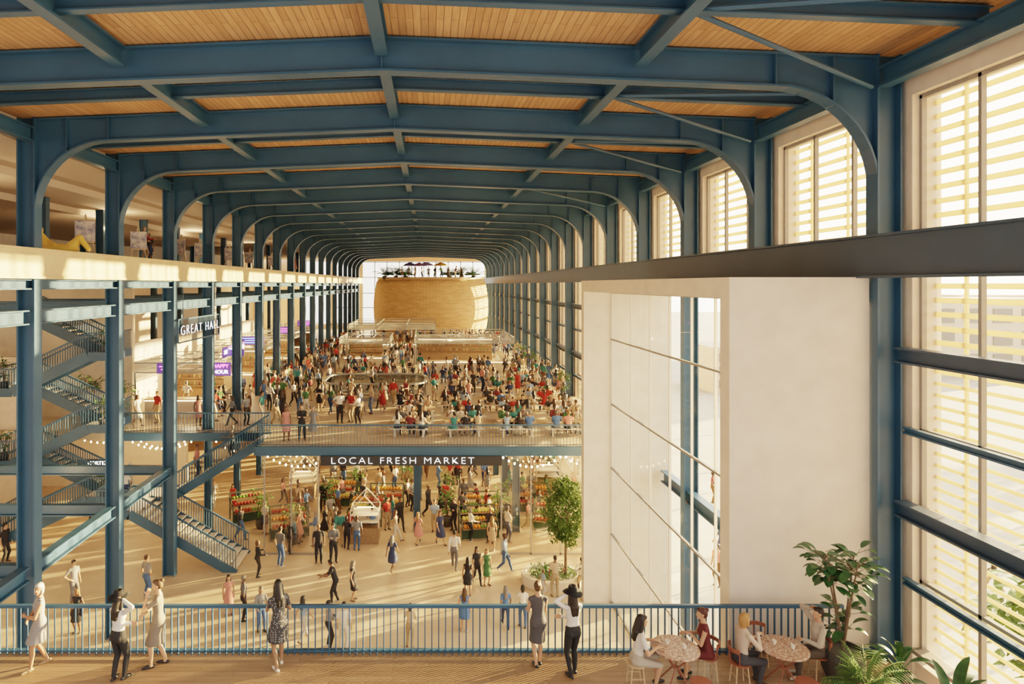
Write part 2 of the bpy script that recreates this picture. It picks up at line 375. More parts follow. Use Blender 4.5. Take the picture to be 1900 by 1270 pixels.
# ------------------------------------------------------------ right windows
def window_meshes(z0,z1=16.9):
    y0,y1=.32,BAY-.32
    fr=MB()
    for y in (y0+.03,1.75,3.25,y1-.03): fr.box(10.1,10.2,y-.035,y+.035,z0,z1)
    for z in [z for z in (.1,2.0,3.8,6.9,8.4,10.0,14.1,16.85) if z>=z0-.01 and z<=z1]: fr.box(10.1,10.2,y0,y1,z-.035,z+.035)
    fr.box(9.9,10.2,y0,y1,z0,z0+.08)
    lv=MB(); z=z0+.2
    while z<z1-.1:
        lv.box(10.42,10.45,y0-.1,y1+.1,z,z+(.11 if z>11 else .07)); z+=(.29 if z>11 else .24)
    for y in (1.0,2.5,4.0): lv.box(10.47,10.52,y-.03,y+.03,z0,z1)
    gl=MB().add([(10.15,y0,z0),(10.15,y1,z0),(10.15,y1,z1),(10.15,y0,z1)],[(0,1,2,3)])
    return fr.mesh('frame',['mull']),lv.mesh('louvre_screen',['slat']),gl.mesh('glass_pane',['glass'])
W={k:window_meshes(k) for k in (0.05,5.45,13.3)}
wi=0
for y in frames[:-1]+[103.4]:
    if y<9: k=5.45
    elif y<26: k=13.3
    else: k=.05  # glazing below the food hall floor is added to let low sun in
    wi+=1
    fr,lv,gl=W[k]
    e=put('window_%d'%wi,fr,(0,y,0),kind='structure')
    put('louvre_screen',lv,parent=e); put('glass_pane',gl,parent=e)
RB=MB().ibeam((0,.3,0),(0,BAY-.3,0),.28,.32).mesh('window_rail_beam',['bluedark'])
RT=MB().ibeam((0,.3,0),(0,BAY-.3,0),.12,.14).mesh('window_rail',['blue'])
for y in frames[:-1]:
    if 13<y<25: continue
    for z in (11.55,8.4): put('window_rail_beam',RB,(9.72,y,z),label="dark blue steel rail across tall window",cat="steel beam",group="window rails")
    for z in (10.0,6.9): put('window_rail',RT,(9.82,y,z),label="slim steel rail across tall window",cat="steel beam",group="slim window rails")
fr=MB()
for y in (13.95,15.2,16.6,18.1,19.75,21.5,23.5,25.95): fr.box(7.46,7.53,y-.018,y+.018,0,12.7,1)
for z in (.05,2.8,5.5,8.1,10.75,12.66): fr.box(7.45,7.52,13.9,26,z-.03,z+.03)
e=put('window_30',fr.mesh('frame',['mull','mullw']),kind='structure')
put('glass_pane',MB().add([(7.5,13.9,0),(7.5,26,0),(7.5,26,12.7),(7.5,13.9,12.7)],[(0,1,2,3)]).mesh('glass_pane',['glass3']),parent=e)
fr=MB()
for x in [-16.4,-14,-11.3]+[-11.3+k*2.1 for k in range(1,11)]: fr.box(x-.06,x+.06,109.05,109.25,6.2,16.9)
for z in (6.3,9,11.5,14.2,16.8): fr.box(-16.4,9.7,109.05,109.25,z-.06,z+.06)
e=put('window_31',fr.mesh('frame',['blue']),kind='structure')
put('glass_pane',MB().add([(-16.4,109.15,6.2),(9.7,109.15,6.2),(9.7,109.15,16.9),(-16.4,109.15,16.9)],[(0,1,2,3)]).mesh('glass_pane',['glass']),parent=e)

# ------------------------------------------------------------ railings
def railing(name,pts,label,h=1.0,sp=.14,individual=False,hw=.01):
    e=put(name,None,pts[0],label=label,cat="railing"); o=Vector(pts[0])
    hb=MB(); bb=MB(); bl=[]
    for a,b in zip(pts[:-1],pts[1:]):
        a=Vector(a)-o;b=Vector(b)-o
        hb.bar(a+Vector((0,0,h)),b+Vector((0,0,h)),.07,.06)
        hb.bar(a+Vector((0,0,.08)),b+Vector((0,0,.08)),.04,.03)
        L=(b-a).length; n=max(1,int(L/sp))
        for i in range(n+1): bl.append(a+(b-a)*i/n)
    put('handrail',hb.mesh('handrail',['blue']),parent=e)
    if individual:
        bm1=MB().box(-.011,.011,-.02,.02,0,h-.02).mesh('baluster',['blue'])
        for p in bl[-100:]: put('baluster',bm1,p,parent=e)
        bl=bl[:-100]
    for p in bl: bb.box(p.x-hw,p.x+hw,p.y-hw,p.y+hw,p.z,p.z+h-.02)
    if bl: put('baluster',bb.mesh('balusters',['blue']),parent=e,kind='stuff')
    return e
railing('balcony_railing',[(-13,13.04,ZF),(8.5,13.04,ZF)],"blue steel balcony railing with vertical bars on timber deck",individual=True,sp=.14)
railing('balcony_railing',[(-8,30.85,ZF),(-8,29.78,ZF),(9.2,29.78,ZF)],"blue steel railing along food hall floor edge",sp=.15)
railing('balcony_railing',[(-16,32.6,ZF),(-8.1,32.6,ZF)],"blue steel railing along side aisle floor edge",sp=.15)

# ------------------------------------------------------------ staircases
def flight(e,x0,z0,x1,z1,y0,y1,o,sd=.42):
    ox,oy,oz=o
    rise=abs(z1-z0); n=max(3,int(round(rise/.17)))
    tw=(x1-x0)/n; tm=MB().box(-abs(tw)/2-.02,abs(tw)/2+.02,y0-oy,y1-oy,-.04,.0).box(-abs(tw)/2,-abs(tw)/2+.02,y0-oy,y1-oy,-.16,-.04).mesh('tread',['tread'])
    for i in range(n):
        x=x0+tw*(i+.5); z=z0+(z1-z0)*(i+ (1 if z1>z0 else 0))/n
        put('tread',tm,(x-ox,0,z-oz),parent=e)
    for y in (y0,y1):
        s=MB().bar((x0-ox,y-oy,z0-oz-.08),(x1-ox,y-oy,z1-oz-.08),.07,sd).mesh('stringer',['blue'])
        put('stringer',s,parent=e)
        hb=MB().bar((x0-ox,y-oy,z0-oz+.98),(x1-ox,y-oy,z1-oz+.98),.06,.07)
        L=abs(x1-x0); k=int(L/.12)
        for i in range(k+1):
            t=i/k; x=x0+(x1-x0)*t-ox; z=z0+(z1-z0)*t-oz; hb.box(x-.016,x+.016,y-oy-.016,y-oy+.016,z,z+.96)
        put('railing',hb.mesh('railing',['blue']),parent=e)
o=(-12.5,30,0)
e=put('staircase',None,o,label="wide blue steel switchback staircase rising to food hall floor",cat="staircase")
flight(e,-8.7,0.0,-13.5,2.7,28.68,30.75,o)
flight(e,-12.5,2.7,-8.08,5.4,30.95,32.3,o)
ld=MB().box(-2.5,-1.0,-1.3,2.3,2.55,2.7).box(-1.0,0,.85,2.3,2.55,2.7)
put('landing',ld.mesh('landing',['tread']),parent=e)
ls=MB()
ls.bar((-2.5,-1.32,2.6),(-1,-1.32,2.6),.07,.42).bar((-2.5,2.3,2.6),(0,2.3,2.6),.07,.42).bar((-2.5,-1.32,2.6),(-2.5,2.3,2.6),.07,.42)
ls.bar((-2.5,-1.32,3.7),(-1,-1.32,3.7),.06,.07).bar((-2.5,-1.32,3.7),(-2.5,2.3,3.7),.06,.07)
for k in range(11): ls.box(-2.5+k*.14,-2.47+k*.14,-1.33,-1.31,2.7,3.7)
for k in range(24): ls.box(-2.51,-2.49,-1.32+k*.15,-1.29+k*.15,2.7,3.7)
put('railing',ls.mesh('railing',['blue']),parent=e)
o=(-19.6,30,0)
e=put('staircase',None,o,label="blue steel zigzag staircase with planted landings in side aisle",cat="staircase")
lv=[11.4,9.7,8.0,6.3,4.6,2.9,1.2]
for i in range(6):
    yy=(31.35,32.3) if i%2==0 else (29.9,31.15)
    a,b=((-19.6,-16.0) if i%2==0 else (-16.0,-19.6))
    flight(e,a,lv[i],b,lv[i+1],yy[0],yy[1],o,.5)
    dx=.9 if b>a else -1.2
    xx0,xx1=sorted((0+b-o[0],b-o[0]+dx))
    q=MB().box(xx0,xx1,-.1,2.3,lv[i+1]-.15,lv[i+1]); put('landing',q.mesh('landing',['tread']),parent=e)
    q=MB(); xe=b-o[0]+dx
    q.bar((xe,-.1,lv[i+1]-.1),(xe,2.3,lv[i+1]-.1),.06,.4).bar((xx0,-.1,lv[i+1]-.1),(xx1,-.1,lv[i+1]-.1),.06,.4)
    q.bar((xe,-.1,lv[i+1]+1),(xe,2.3,lv[i+1]+1),.06,.06).bar((xx0,-.1,lv[i+1]+1),(xx1,-.1,lv[i+1]+1),.06,.06)
    for k in range(16): q.box(xe-.014,xe+.014,-.1+k*.15,-.075+k*.15,lv[i+1],lv[i+1]+1)
    for k in range(int(abs(dx)/.13)): q.box(xx0+k*.13,xx0+k*.13+.028,-.11,-.09,lv[i+1],lv[i+1]+1)
    put('railing',q.mesh('railing',['blue']),parent=e)

# ------------------------------------------------------------ drum
def drum():
    R=8.35;cx,cy=.35,93.0;z0,z1=ZF,13.7
    n=96;k=18;vs=[];fs=[];uv=[]
    for j in range(k+1):
        t=j/k; r=R*(.91+.09*math.sin(pi*(.10+.78*t)))
        if t>.95: r-=.2*(t-.95)/.05
        for i in range(n):
            a=2*pi*i/n; vs.append((r*math.cos(a),r*math.sin(a),(z1-z0)*t))
    for j in range(k):
        for i in range(n): fs.append((j*n+i,j*n+(i+1)%n,(j+1)*n+(i+1)%n,(j+1)*n+i)); uv.append([(i,j),(i+1,j),(i+1,j+1),(i,j+1)])
    fs.append(tuple(range(k*n,(k+1)*n)))
    me=bpy.data.meshes.new('woven_cladding'); me.from_pydata(vs,[],fs)
    u=me.uv_layers.new(name='UVMap'); li=0
    for q in uv:
        for a,b in q: u.data[li].uv=(a*2*pi*R/n,b*(z1-z0)/k); li+=1
    me.materials.append(M['woven']); me.polygons.foreach_set('use_smooth',[True]*(n*k)+[False])
    return me,(cx,cy,z0)
me,loc=drum()
e=put('drum_pavilion',me,loc,label="large barrel-shaped pavilion clad in woven golden timber",cat="pavilion")
put('rim',MB().lathe([(7.7,8.28),(7.78,8.28),(7.78,8.55),(7.7,8.55)],n=72,cap=False).mesh('rim',['tablewood']),parent=e)
DT=13.7

# ------------------------------------------------------------ plants
def leafstrip(mb,base,direc,length,width,droop=.3,seg=5,mat=0,fold=.25,shape='oval'):
    base=Vector(base); d=Vector(direc).normalized(); side=d.cross(Vector((0,0,1)))
    if side.length<.05: side=Vector((1,0,0))
    side.normalize()
    vs=[]
    p=base.copy(); dd=d.copy()
    for i in range(seg+1):
        t=i/seg
        w=width/2*(math.sin(pi*min(1,.06+.94*t))**.7 if shape=='oval' else (1-t)**.6*min(1,4*t+.15))
        if i==seg: w=.002
        u2=side.cross(dd).normalized()
        vs+=[p-side*w+u2*fold*w,p,p+side*w+u2*fold*w]
        dd=(dd-Vector((0,0,droop/seg))).normalized(); p=p+dd*length/seg
    fs=[]
    for i in range(seg):
        a=3*i; fs+=[(a,a+1,a+4,a+3),(a+1,a+2,a+5,a+4)]
    mb.add(vs,fs,mat)
def rdir(rn,el0,el1,az=None):
    a=rn.uniform(0,2*pi) if az is None else az; e=rn.uniform(el0,el1); return Vector((math.cos(a)*math.cos(e),math.sin(a)*math.cos(e),math.sin(e)))
def fiddle(rn,H=2.6,rad=.62,n=95,ll=.3,lw=.2,mat='leafd'):
    tr=MB(); lf=MB()
    for k in range(4):
        a=k*pi/2+rn.random(); top=Vector((math.cos(a)*rad*.45,math.sin(a)*rad*.45,H*rn.uniform(.75,1)))
        mid=Vector((top.x*.4,top.y*.4,H*.45)); tr.tube((0,0,.3),mid,.03,.022,6).tube(mid,top,.022,.01,6)
        for i in range(n//4):
            t=rn.uniform(.15,1.02); p=mid.lerp(top,t) if t>.4 else Vector((0,0,.3)).lerp(mid,t/.4)
            d=rdir(rn,-.2,.9); p2=p+d*rn.uniform(.05,rad*.5)
            tr.tube(p,p2,.006,.004,4)
            leafstrip(lf,p2,d,ll*rn.uniform(.7,1.15),lw*rn.uniform(.7,1.1),.9,5)
    return tr.mesh('stem',['trunk']),lf.mesh('foliage',[mat],True)
def areca(rn,n=30,L=1.1,wd=.03):
    st=MB(); lf=MB()
    for i in range(n):
        d=rdir(rn,.75,1.45); p=Vector((rn.uniform(-.08,.08),rn.uniform(-.08,.08),.35)); dd=d.copy(); LL=L*rn.uniform(.7,1.15)
        for s in range(10):
            q=p+dd*LL/10; st.tube(p,q,.008,.006,4); side=dd.cross(Vector((0,0,1))).normalized()
            if s>2:
                for sg in(-1,1):
                    for u in (0,.5):
                        leafstrip(lf,p.lerp(q,u),(side*sg+dd*.7-Vector((0,0,.15))),.30*math.sin(pi*(s/10)*.9+.2)+.08,wd,.5,3,shape='l')
            p=q; dd=(dd+Vector((d.x,d.y,0))*.07-Vector((0,0,.14))).normalized()
    return st.mesh('stem',['leafy']),lf.mesh('foliage',['leaf'],True)
def banana(rn,n=16,L=.85):
    st=MB(); lf=MB()
    for i in range(n):
        d=rdir(rn,.6,1.4); p=Vector((0,0,.3)); q=p+d*rn.uniform(.3,.65); st.tube(p,q,.018,.01,6)
        leafstrip(lf,q,(d+Vector((d.x,d.y,-.1))*.5),L*rn.uniform(.7,1.1),.24*rn.uniform(.8,1.2),1.3,8)
    return st.mesh('stem',['leafy']),lf.mesh('foliage',['leafd'],True)
def potmesh(r=.33,h=.5,mat='potdark'):
    return MB().lathe([(r*.72,0),(r*.95,h*.35),(r,h*.75),(r*.93,h),(r*.85,h),(r*.85,h-.06),(.01,h-.06)],n=24).mesh('pot',[mat],False)
def plant(meshes,loc,label,potm,scale=1,name='potted_plant',dz=0,group=None):
    e=put(name,None,loc,label=label,cat="plant",group=group,scale=scale,rot=RND.uniform(0,6))
    put('pot',potm,parent=e); put('stem',meshes[0],(0,0,dz),parent=e); put('foliage',meshes[1],(0,0,dz),parent=e)
    return e
rn=random.Random(3)
POT=potmesh(); POTL=potmesh(.38,.62)
FD=fiddle(rn,2.35,.72,130,.27,.18); AR=areca(rn); BA=banana(rn)
plant(FD,(7.95,12.2,ZF),"tall fiddle-leaf fig in round dark pot beside railing",POTL,1.0,'fiddle_leaf_fig',.3)
plant(AR,(7.75,11.2,ZF),"bushy areca palm in dark pot beside dining tables",POT,.75,'areca_palm',.15)
plant(BA,(8.65,10.5,ZF),"broad-leaved bird of paradise plant in dark pot",POT,.75,'bird_of_paradise_plant',.15)
plant(BA,(8.9,12.0,ZF),"broad-leaved bird of paradise plant in dark pot",POT,.6,'bird_of_paradise_plant',.15)
SM=fiddle(random.Random(8),1.9,.55,80,.25,.15,'leaf')
for x,y in ((8.6,33.9),(8.7,41.2),(8.6,52.4),(8.7,60)):
    plant(SM,(x,y,ZF),"leafy potted shrub standing beside tall window",POT,1.0,'potted_shrub',.2,group="shrubs along food hall windows")
plant(SM,(-18.6,35,ZF),"leafy potted shrub near zigzag staircase",POT,1.3,'potted_shrub',.2); plant(SM,(-16.6,34.4,ZF),"leafy potted shrub near zigzag staircase",POT,1.2,'potted_shrub',.2)
for z in (9.7,6.3,2.9): plant(SM,(-15.5,30.3,z),"leafy potted shrub on staircase landing",POT,.6,'potted_shrub',.2,group="landing shrubs")
for z in (8.0,4.6): plant(SM,(-20.3,30.4,z),"leafy potted shrub on staircase landing",POT,.7,'potted_shrub',.2,group="landing shrubs")
def tree(rn,H=4.2,cr=(.95,.95,1.35),cz=2.85,n=3600,ll=.19,tr=.07,mat='leafy'):
    t=MB(); l=MB()
    t.tube((0,0,0),(0.03,0,cz),tr,tr*.6,8)
    for i in range(14):
        d=rdir(rn,.1,1.2); a=(0.02,0,rn.uniform(cz-cr[2]*.7,cz)); b=Vector(a)+Vector((d.x*cr[0],d.y*cr[1],d.z*cr[2]))*.75; t.tube(a,b,tr*.35,tr*.1,5)
    for i in range(n):
        d=rdir(rn,-1.5,1.5); r=rn.uniform(.35,1.0)**.6; lump=1+.22*math.sin(d.x*5+1)*math.cos(d.y*6+d.z*4)
        p=Vector((d.x*cr[0],d.y*cr[1],d.z*cr[2]))*r*lump+Vector((0,0,cz)); leafstrip(l,p,rdir(rn,-.8,.8),ll*rn.uniform(.7,1.3),ll*.5,.4,2)
    return t.mesh('trunk',['trunk']),l.mesh('foliage',[mat])
TR=tree(random.Random(5))
e=put('ficus_tree',None,(5.95,27.6,.36),label="small leafy indoor tree growing in round pale planter",cat="tree")
put('trunk',TR[0],parent=e); put('foliage',TR[1],parent=e)
pl=MB().lathe([(1.15,0),(1.2,.42),(1.17,.45),(1.02,.45),(1.02,.34),(.01,.34)],n=40)
e=put('round_planter',pl.mesh('bowl',['planter']),(5.35,27.7,0),label="round pale stone planter with low green shrubs",cat="planter",scale=(1.1,.8,1))
lf=MB(); rr=random.Random(9)
for i in range(700):
    a=rr.uniform(0,2*pi); q=rr.uniform(0,.95); leafstrip(lf,(q*math.cos(a),q*math.sin(a),.34+rr.uniform(0,.22)),rdir(rr,.1,1.3),.16,.06,.5,2)
put('shrubs',lf.mesh('shrubs',['leaf']),parent=e)
OT=tree(random.Random(6),6,(2.2,2.2,1.7),3.9,1500,.45,.14,'leafy')
for x,y in ((17,16.5),(23.5,18.5),(27,25),(33,30),(38,34),(29,19),(45,40),(52,46),(37,25),(62,54),(26,47),(31,58)):
    e=put('street_tree',None,(x,y,-.05),label="leafy street tree on paved plaza outside windows",cat="tree",group="plaza trees",rot=RND.uniform(0,6)); put('trunk',OT[0],parent=e); put('foliage',OT[1],parent=e)
bd=MB().box(0,30,0,14,0,11)
for fz in range(3):
    for k in range(7): bd.box(1.5+k*4.1,4.2+k*4.1,-.1,.05,1.2+fz*3.2,3.2+fz*3.2,1)
BDM=bd.mesh('building',['plaster','mull'])
for x,y,sc_ in ((34,76,(.5,.6,.5)),(62,90,(1,1,1)),(100,120,(1,1,1))):
    put('building',BDM,(x,y,-.05),label="pale apartment building across the plaza",cat="building",group="plaza buildings",scale=sc_)

# ------------------------------------------------------------ people
def ik(a,c,l1,l2,pole):
    a=Vector(a);c=Vector(c);d=c-a;L=d.length
    if L>l1+l2-.004: c=a+d*((l1+l2-.004)/L); d=c-a; L=d.length
    x=(l1*l1-l2*l2+L*L)/(2*L); h=math.sqrt(max(0,l1*l1-x*x)); u=d/L
    p=Vector(pole); p=p-u*p.dot(u)
    if p.length<1e-4: p=Vector((0,-1,0))
    return a+u*x+p.normalized()*h,c
SLOTS=('skin','top','bottom','hair','shoe','eye','lip')
SLOT={k:i for i,k in enumerate(SLOTS)}
def rotx(a): return Matrix.Rotation(a,3,'X')
def rotz(a): return Matrix.Rotation(a,3,'Z')
def person(pose,fem=True,voxel=.022,hair='short',cloth=None,nearq=False,mats=None):
    c=dict(sleeve='short',legs='pants',skirt=None); c.update(cloth or {})
    P=pose; pel=Vector(P.get('pelvis',(0,0,.90))); lean=P.get('lean',0); Rt=rotz(P.get('twist',0))@rotx(lean)
    tp=lambda x,y,z: pel+Rt@Vector((x,y,z))
    mb=MB(); pr=[]
    def cap(lab,p1,r1,p2,r2): mb.capsule(p1,r1,p2,r2); pr.append(('c',lab,Vector(p1),Vector(p2),r1,r2))
    def el(lab,cn,r,R=None): mb.ell(cn,r,R); pr.append(('e',lab,Vector(cn),R or Matrix.Identity(3),r,0))
    top='top'
    legl=c['legs']; bot='bottom'; dress=(c['skirt']=='dress')
    hipm='top' if dress else 'bottom'
    if fem: rings=[(-.1,.12,.09,.01),(-.04,.158,.115,.012),(.04,.162,.118,.01),(.12,.138,.1,0),(.2,.12,.09,0),(.3,.138,.1,-.005),(.38,.15,.108,-.01),(.46,.15,.088,0),(.52,.115,.07,.005),(.56,.06,.055,.01)]
    else: rings=[(-.1,.125,.095,.01),(-.04,.152,.115,.012),(.04,.155,.115,.01),(.12,.148,.108,0),(.2,.148,.105,0),(.3,.162,.112,-.005),(.38,.172,.118,-.01),(.46,.17,.098,0),(.52,.13,.075,.005),(.56,.065,.06,.01)]
    mb.loft([(tp(0,y,z),rx,ry,Rt) for z,rx,ry,y in rings],18)
    pr.append(('e',hipm,tp(0,.01,.0),Rt,(.165,.12,.13),0)); pr.append(('e',top,tp(0,0,.26),Rt,(.16,.11,.17),0)); pr.append(('e',top,tp(0,0,.43),Rt,(.18,.11,.11),0))
    if fem:
        for s in(-1,1): el(top,tp(s*.064,-.07,.355),(.06,.05,.06),Rt)
    for s in (-1,1): el(hipm,tp(s*.07,.055,-.03),(.08,.075,.09),Rt)
    nk=tp(0,.012,.53); hy=P.get('hyaw',0); hp=P.get('hpitch',0)
    Rh=Rt@rotx(-lean*.7) if lean else Rt
    Rh=rotz(hy)@Rh@rotx(hp)
    hb=tp(0,-.005,.62); hc=hb+Rh@Vector((0,-.012,.09))
    cap('skin',nk,.05,hb+Rh@Vector((0,.0,.02)),.047)
    el('skin',hc+Rh@Vector((0,.01,.012)),(.072,.09,.094),Rh); el('skin',hc+Rh@Vector((0,-.025,-.045)),(.052,.062,.065),Rh)
    if nearq:
        cap('skin',hc+Rh@Vector((0,-.082,.005)),.010,hc+Rh@Vector((0,-.094,-.022)),.013)
        for s in(-1,1): el('skin',hc+Rh@Vector((s*.072,.01,-.005)),(.012,.02,.03),Rh)
        el('skin',hc+Rh@Vector((0,-.078,-.055)),(.025,.014,.012),Rh); el('skin',hc+Rh@Vector((0,-.07,-.09)),(.025,.02,.02),Rh)
    sw=.158 if fem else .182
    ra=(.044,.039,.034,.025) if fem else (.053,.047,.040,.029)
    sl=c['sleeve']
    for s,key in((1,'L'),(-1,'R')):
        sh=tp(s*sw,.0,.468); hand=P.get('hand'+key)
        if hand is None: hand=tp(s*(sw+.07),-.03,-.05)
        el_p=P.get('epole'+key,(s*.5,1,-.4))
        E,Wr=ik(sh,hand,.29,.255,el_p)
        u1=top if sl!='none' else 'skin'; u2=top if sl=='long' else 'skin'
        mid=sh.lerp(E,.6); ex=.008 if sl=='long' else 0
        cap(top,tp(s*.09,.005,.485),.052,sh,ra[0]+.004)
        cap(u1,sh,ra[0]+.002+(.004 if sl!='none' else 0),mid,ra[1]+(.007 if sl!='none' else 0)); cap(u2,mid,ra[1]+ex,E,ra[2]+.003+ex); cap(u2,E,ra[2]+.002+ex,Wr,ra[3]+ex)
        hd=P.get('hdir'+key); fd=(Vector(hd).normalized() if hd else (Wr-E).normalized())
        nn=Vector(P.get('palm'+key,(-s,0,0))); nn=(nn-fd*nn.dot(fd))
        if nn.length<.05: nn=Vector((0,-1,0))-fd*fd.dot(Vector((0,-1,0)))
        nn.normalize(); sd=fd.cross(nn).normalized()
        if sd.dot(Vector((0,-1,.3)))<0: sd=-sd
        if nearq:
            for k in(-.026,0,.026): cap('skin',Wr+sd*k*.6,.017,Wr+fd*.085+sd*k,.014)
            for j,(k,ln) in enumerate(((.033,.07),(.011,.078),(-.011,.072),(-.032,.056))):
                b0=Wr+fd*.085+sd*k; b1=b0+(fd+nn*.25)*ln*.5; b2=b1+(fd+nn*.9).normalized()*ln*.55
                cap('skin',b0,.0095,b1,.009); cap('skin',b1,.009,b2,.0075)
            t0=Wr+fd*.025+sd*.025; t1=t0+(fd*.6+sd*.7+nn*.3).normalized()*.045; t2=t1+(fd+nn*.3+sd*.2).normalized()*.035
            cap('skin',t0,.014,t1,.011); cap('skin',t1,.011,t2,.009)
        else:
            cap('skin',Wr,.028,Wr+fd*.09,.03); cap('skin',Wr+fd*.09,.027,Wr+fd*.16+nn*.02,.016); cap('skin',Wr+fd*.03+sd*.02,.015,Wr+fd*.08+sd*.05,.012)
    knees=[]
    for s,key in((1,'L'),(-1,'R')):
        hj=pel+rotz(P.get('ptwist',0))@Vector((s*.085,.01,-.03)); ft=Vector(P.get('foot'+key,(s*.1,.02,.08)))
        K,A=ik(hj,ft,.42,.40,P.get('kpole'+key,(s*.12,-1,0)))
        knees.append(K)
        m1=hj.lerp(K,.55); lk=legl
        a1=bot if lk in('pants','shorts') else ('top' if dress else 'skin'); a2=bot if lk in('pants','shorts') else 'skin'; a3=bot if lk=='pants' else 'skin'
        if P.get('sit') and c['skirt']: a1=('top' if dress else 'bottom'); a2=a1
        ex=.010 if lk=='pants' else 0; e2=.012 if lk in('pants','shorts') else 0
        f=1.0 if fem else 1.05
        cap(a1,hj,.088*f,m1,.072*f+e2*.5); cap(a2,m1,.072*f+e2*.5,K,.052*f+e2)
        cm=K.lerp(A,.32)
        cap(a3,K,.050*f+ex,cm+Vector((0,.012,0)),.052*f+ex*.8); cap(a3,cm+Vector((0,.012,0)),.052*f+ex*.8,A+Vector((0,0,.02)),(.032+ex*1.2)*f)
        yaw=P.get('fyaw'+key,s*.2); pitch=P.get('fpitch'+key,0); Rf=rotz(yaw)@rotx(pitch)
        shoe='shoe'
        cap(shoe,A+Rf@Vector((0,.045,-.042)),.034,A+Rf@Vector((0,-.09,-.045)),.036); cap(shoe,A+Rf@Vector((0,-.09,-.045)),.036,A+Rf@Vector((0,-.155,-.055)),.024)
        cap('skin' if lk!='pants' and fem else shoe,A,.033*f,A+Rf@Vector((0,.0,-.03)),.036)
    if c['skirt'] and not P.get('sit'):
        kc=(knees[0]+knees[1])/2; ln=c.get('slen',.95); sm='top' if dress else 'bottom'
        w0=tp(0,.0,.13); kk=kc+Vector((0,.02,0)); end=w0.lerp(kk,ln)
        spr=abs(knees[0].y-knees[1].y)/2
        fl=c.get('flare',.19)
        I=Matrix.Identity(3)
        mb.loft([(w0,.13,.1,I),(tp(0,.01,.02),.17,.13,I),(w0.lerp(kk,ln*.6),fl*.95,fl*.72+spr*.5,I),(end,fl,fl*.78+spr,I)],20)
        pr.append(('k',sm,w0,end,.15,max(fl,.18)))
    hm=MB()
    hh=mb if not nearq else hm
    def hell(cn,r):
        hh.ell(cn,r,Rh,n=18)
        if not nearq: pr.append(('e','hair',Vector(cn),Rh,r,0))
    def hcap(p1,r1,p2,r2):
        hh.capsule(p1,r1,p2,r2)
        if not nearq: pr.append(('c','hair',Vector(p1),Vector(p2),r1,r2))
    H=lambda x,y,z: hc+Rh@Vector((x,y,z))
    if hair!='none':
        g=.0 if nearq else .004
        hell(H(0,.030,.036),(.081+g,.088+g,.082+g)); hell(H(0,.05,-.005),(.074,.066,.075))
        hell(H(0,-.02,.075),(.06,.06,.038))
    if hair=='long':
        hcap(H(0,.06,.0),.075,tp(0,.085,.50),.07); hcap(tp(-.03,.085,.50),.062,tp(-.03,.10,.36),.04); hcap(tp(.03,.085,.50),.062,tp(.03,.10,.36),.04)
        for s in(-1,1): hcap(H(s*.065,.01,.0),.03,tp(s*.085,.02,.49),.035)
    if hair=='bob':
        hcap(H(0,.055,.0),.078,H(0,.05,-.09),.07)
        for s in(-1,1): hcap(H(s*.062,.005,.0),.03,H(s*.065,.0,-.09),.03)
    if hair=='bun': hell(H(0,.10,.08),(.04,.04,.04))
    if hair=='pony': hcap(H(0,.11,.03),.03,H(0,.15,-.12),.022)
    def remesh(m_,vs):
        me=m_.mesh('tmp',[]); o=DO.new('tmp',me); COL.objects.link(o)
        md=o.modifiers.new('r','REMESH'); md.mode='VOXEL'; md.voxel_size=vs; md.use_smooth_shade=True
        sm=o.modifiers.new('s','SMOOTH'); sm.factor=.5; sm.iterations=3 if nearq else 1
        dg=bpy.context.evaluated_depsgraph_get(); r=bpy.data.meshes.new_from_object(o.evaluated_get(dg)); DO.remove(o); bpy.data.meshes.remove(me); return r
    me=remesh(mb,voxel); me.name='body'
    n=len(me.polygons); cen=np.zeros(n*3); me.polygons.foreach_get('center',cen); cen=cen.reshape(-1,3)
    best=np.full(n,1e9); idx=np.zeros(n,dtype=np.int32)
    for k,lab,a,b,r1,r2 in pr:
        if k=='e':
            Rm=np.array([list(r_) for r_ in b]); q=(cen-np.array(a))@Rm/np.array(r1); d=(np.linalg.norm(q,axis=1)-1)*min(r1)
        else:
            A=np.array(a);B=np.array(b);ab=B-A;L2=(ab@ab) or 1e-9; t=(cen-A)@ab/L2; tc=np.clip(t,0,1)
            dist=np.linalg.norm(cen-(A+tc[:,None]*ab),axis=1); rr_=r1+(r2-r1)*tc
            d=dist-rr_
            if k=='k':
                Ln=math.sqrt(L2); rad=np.linalg.norm(cen-(A+t[:,None]*ab),axis=1); beyond=np.maximum(-t*Ln,(t-1)*Ln)
                d=np.maximum(rad-rr_-.02,beyond*3-.02)-.004
        w=d<best; best[w]=d[w]; idx[w]=SLOT[lab]
    if nearq:
        for s in(-1,1):
            ep=np.array(H(s*.03,-.085,.012)); idx[np.linalg.norm(cen-ep,axis=1)<.0125]=5
        lp=np.array(H(0,-.09,-.053)); idx[(np.linalg.norm((cen-lp)*np.array([.6,1,1.6]),axis=1)<.014)]=6
    for k in SLOTS:
        mm=(mats or {}).get(k); me.materials.append(M[mm] if mm else M[k])
    me.polygons.foreach_set('material_index',idx); me.polygons.foreach_set('use_smooth',[True]*n); me.update()
    h=None
    if nearq and hm.v:
        h=remesh(hm,voxel); h.materials.append(M['hair']); h.polygons.foreach_set('use_smooth',[True]*len(h.polygons)); h.name='hair'
    return me,h,(hc,Rh)

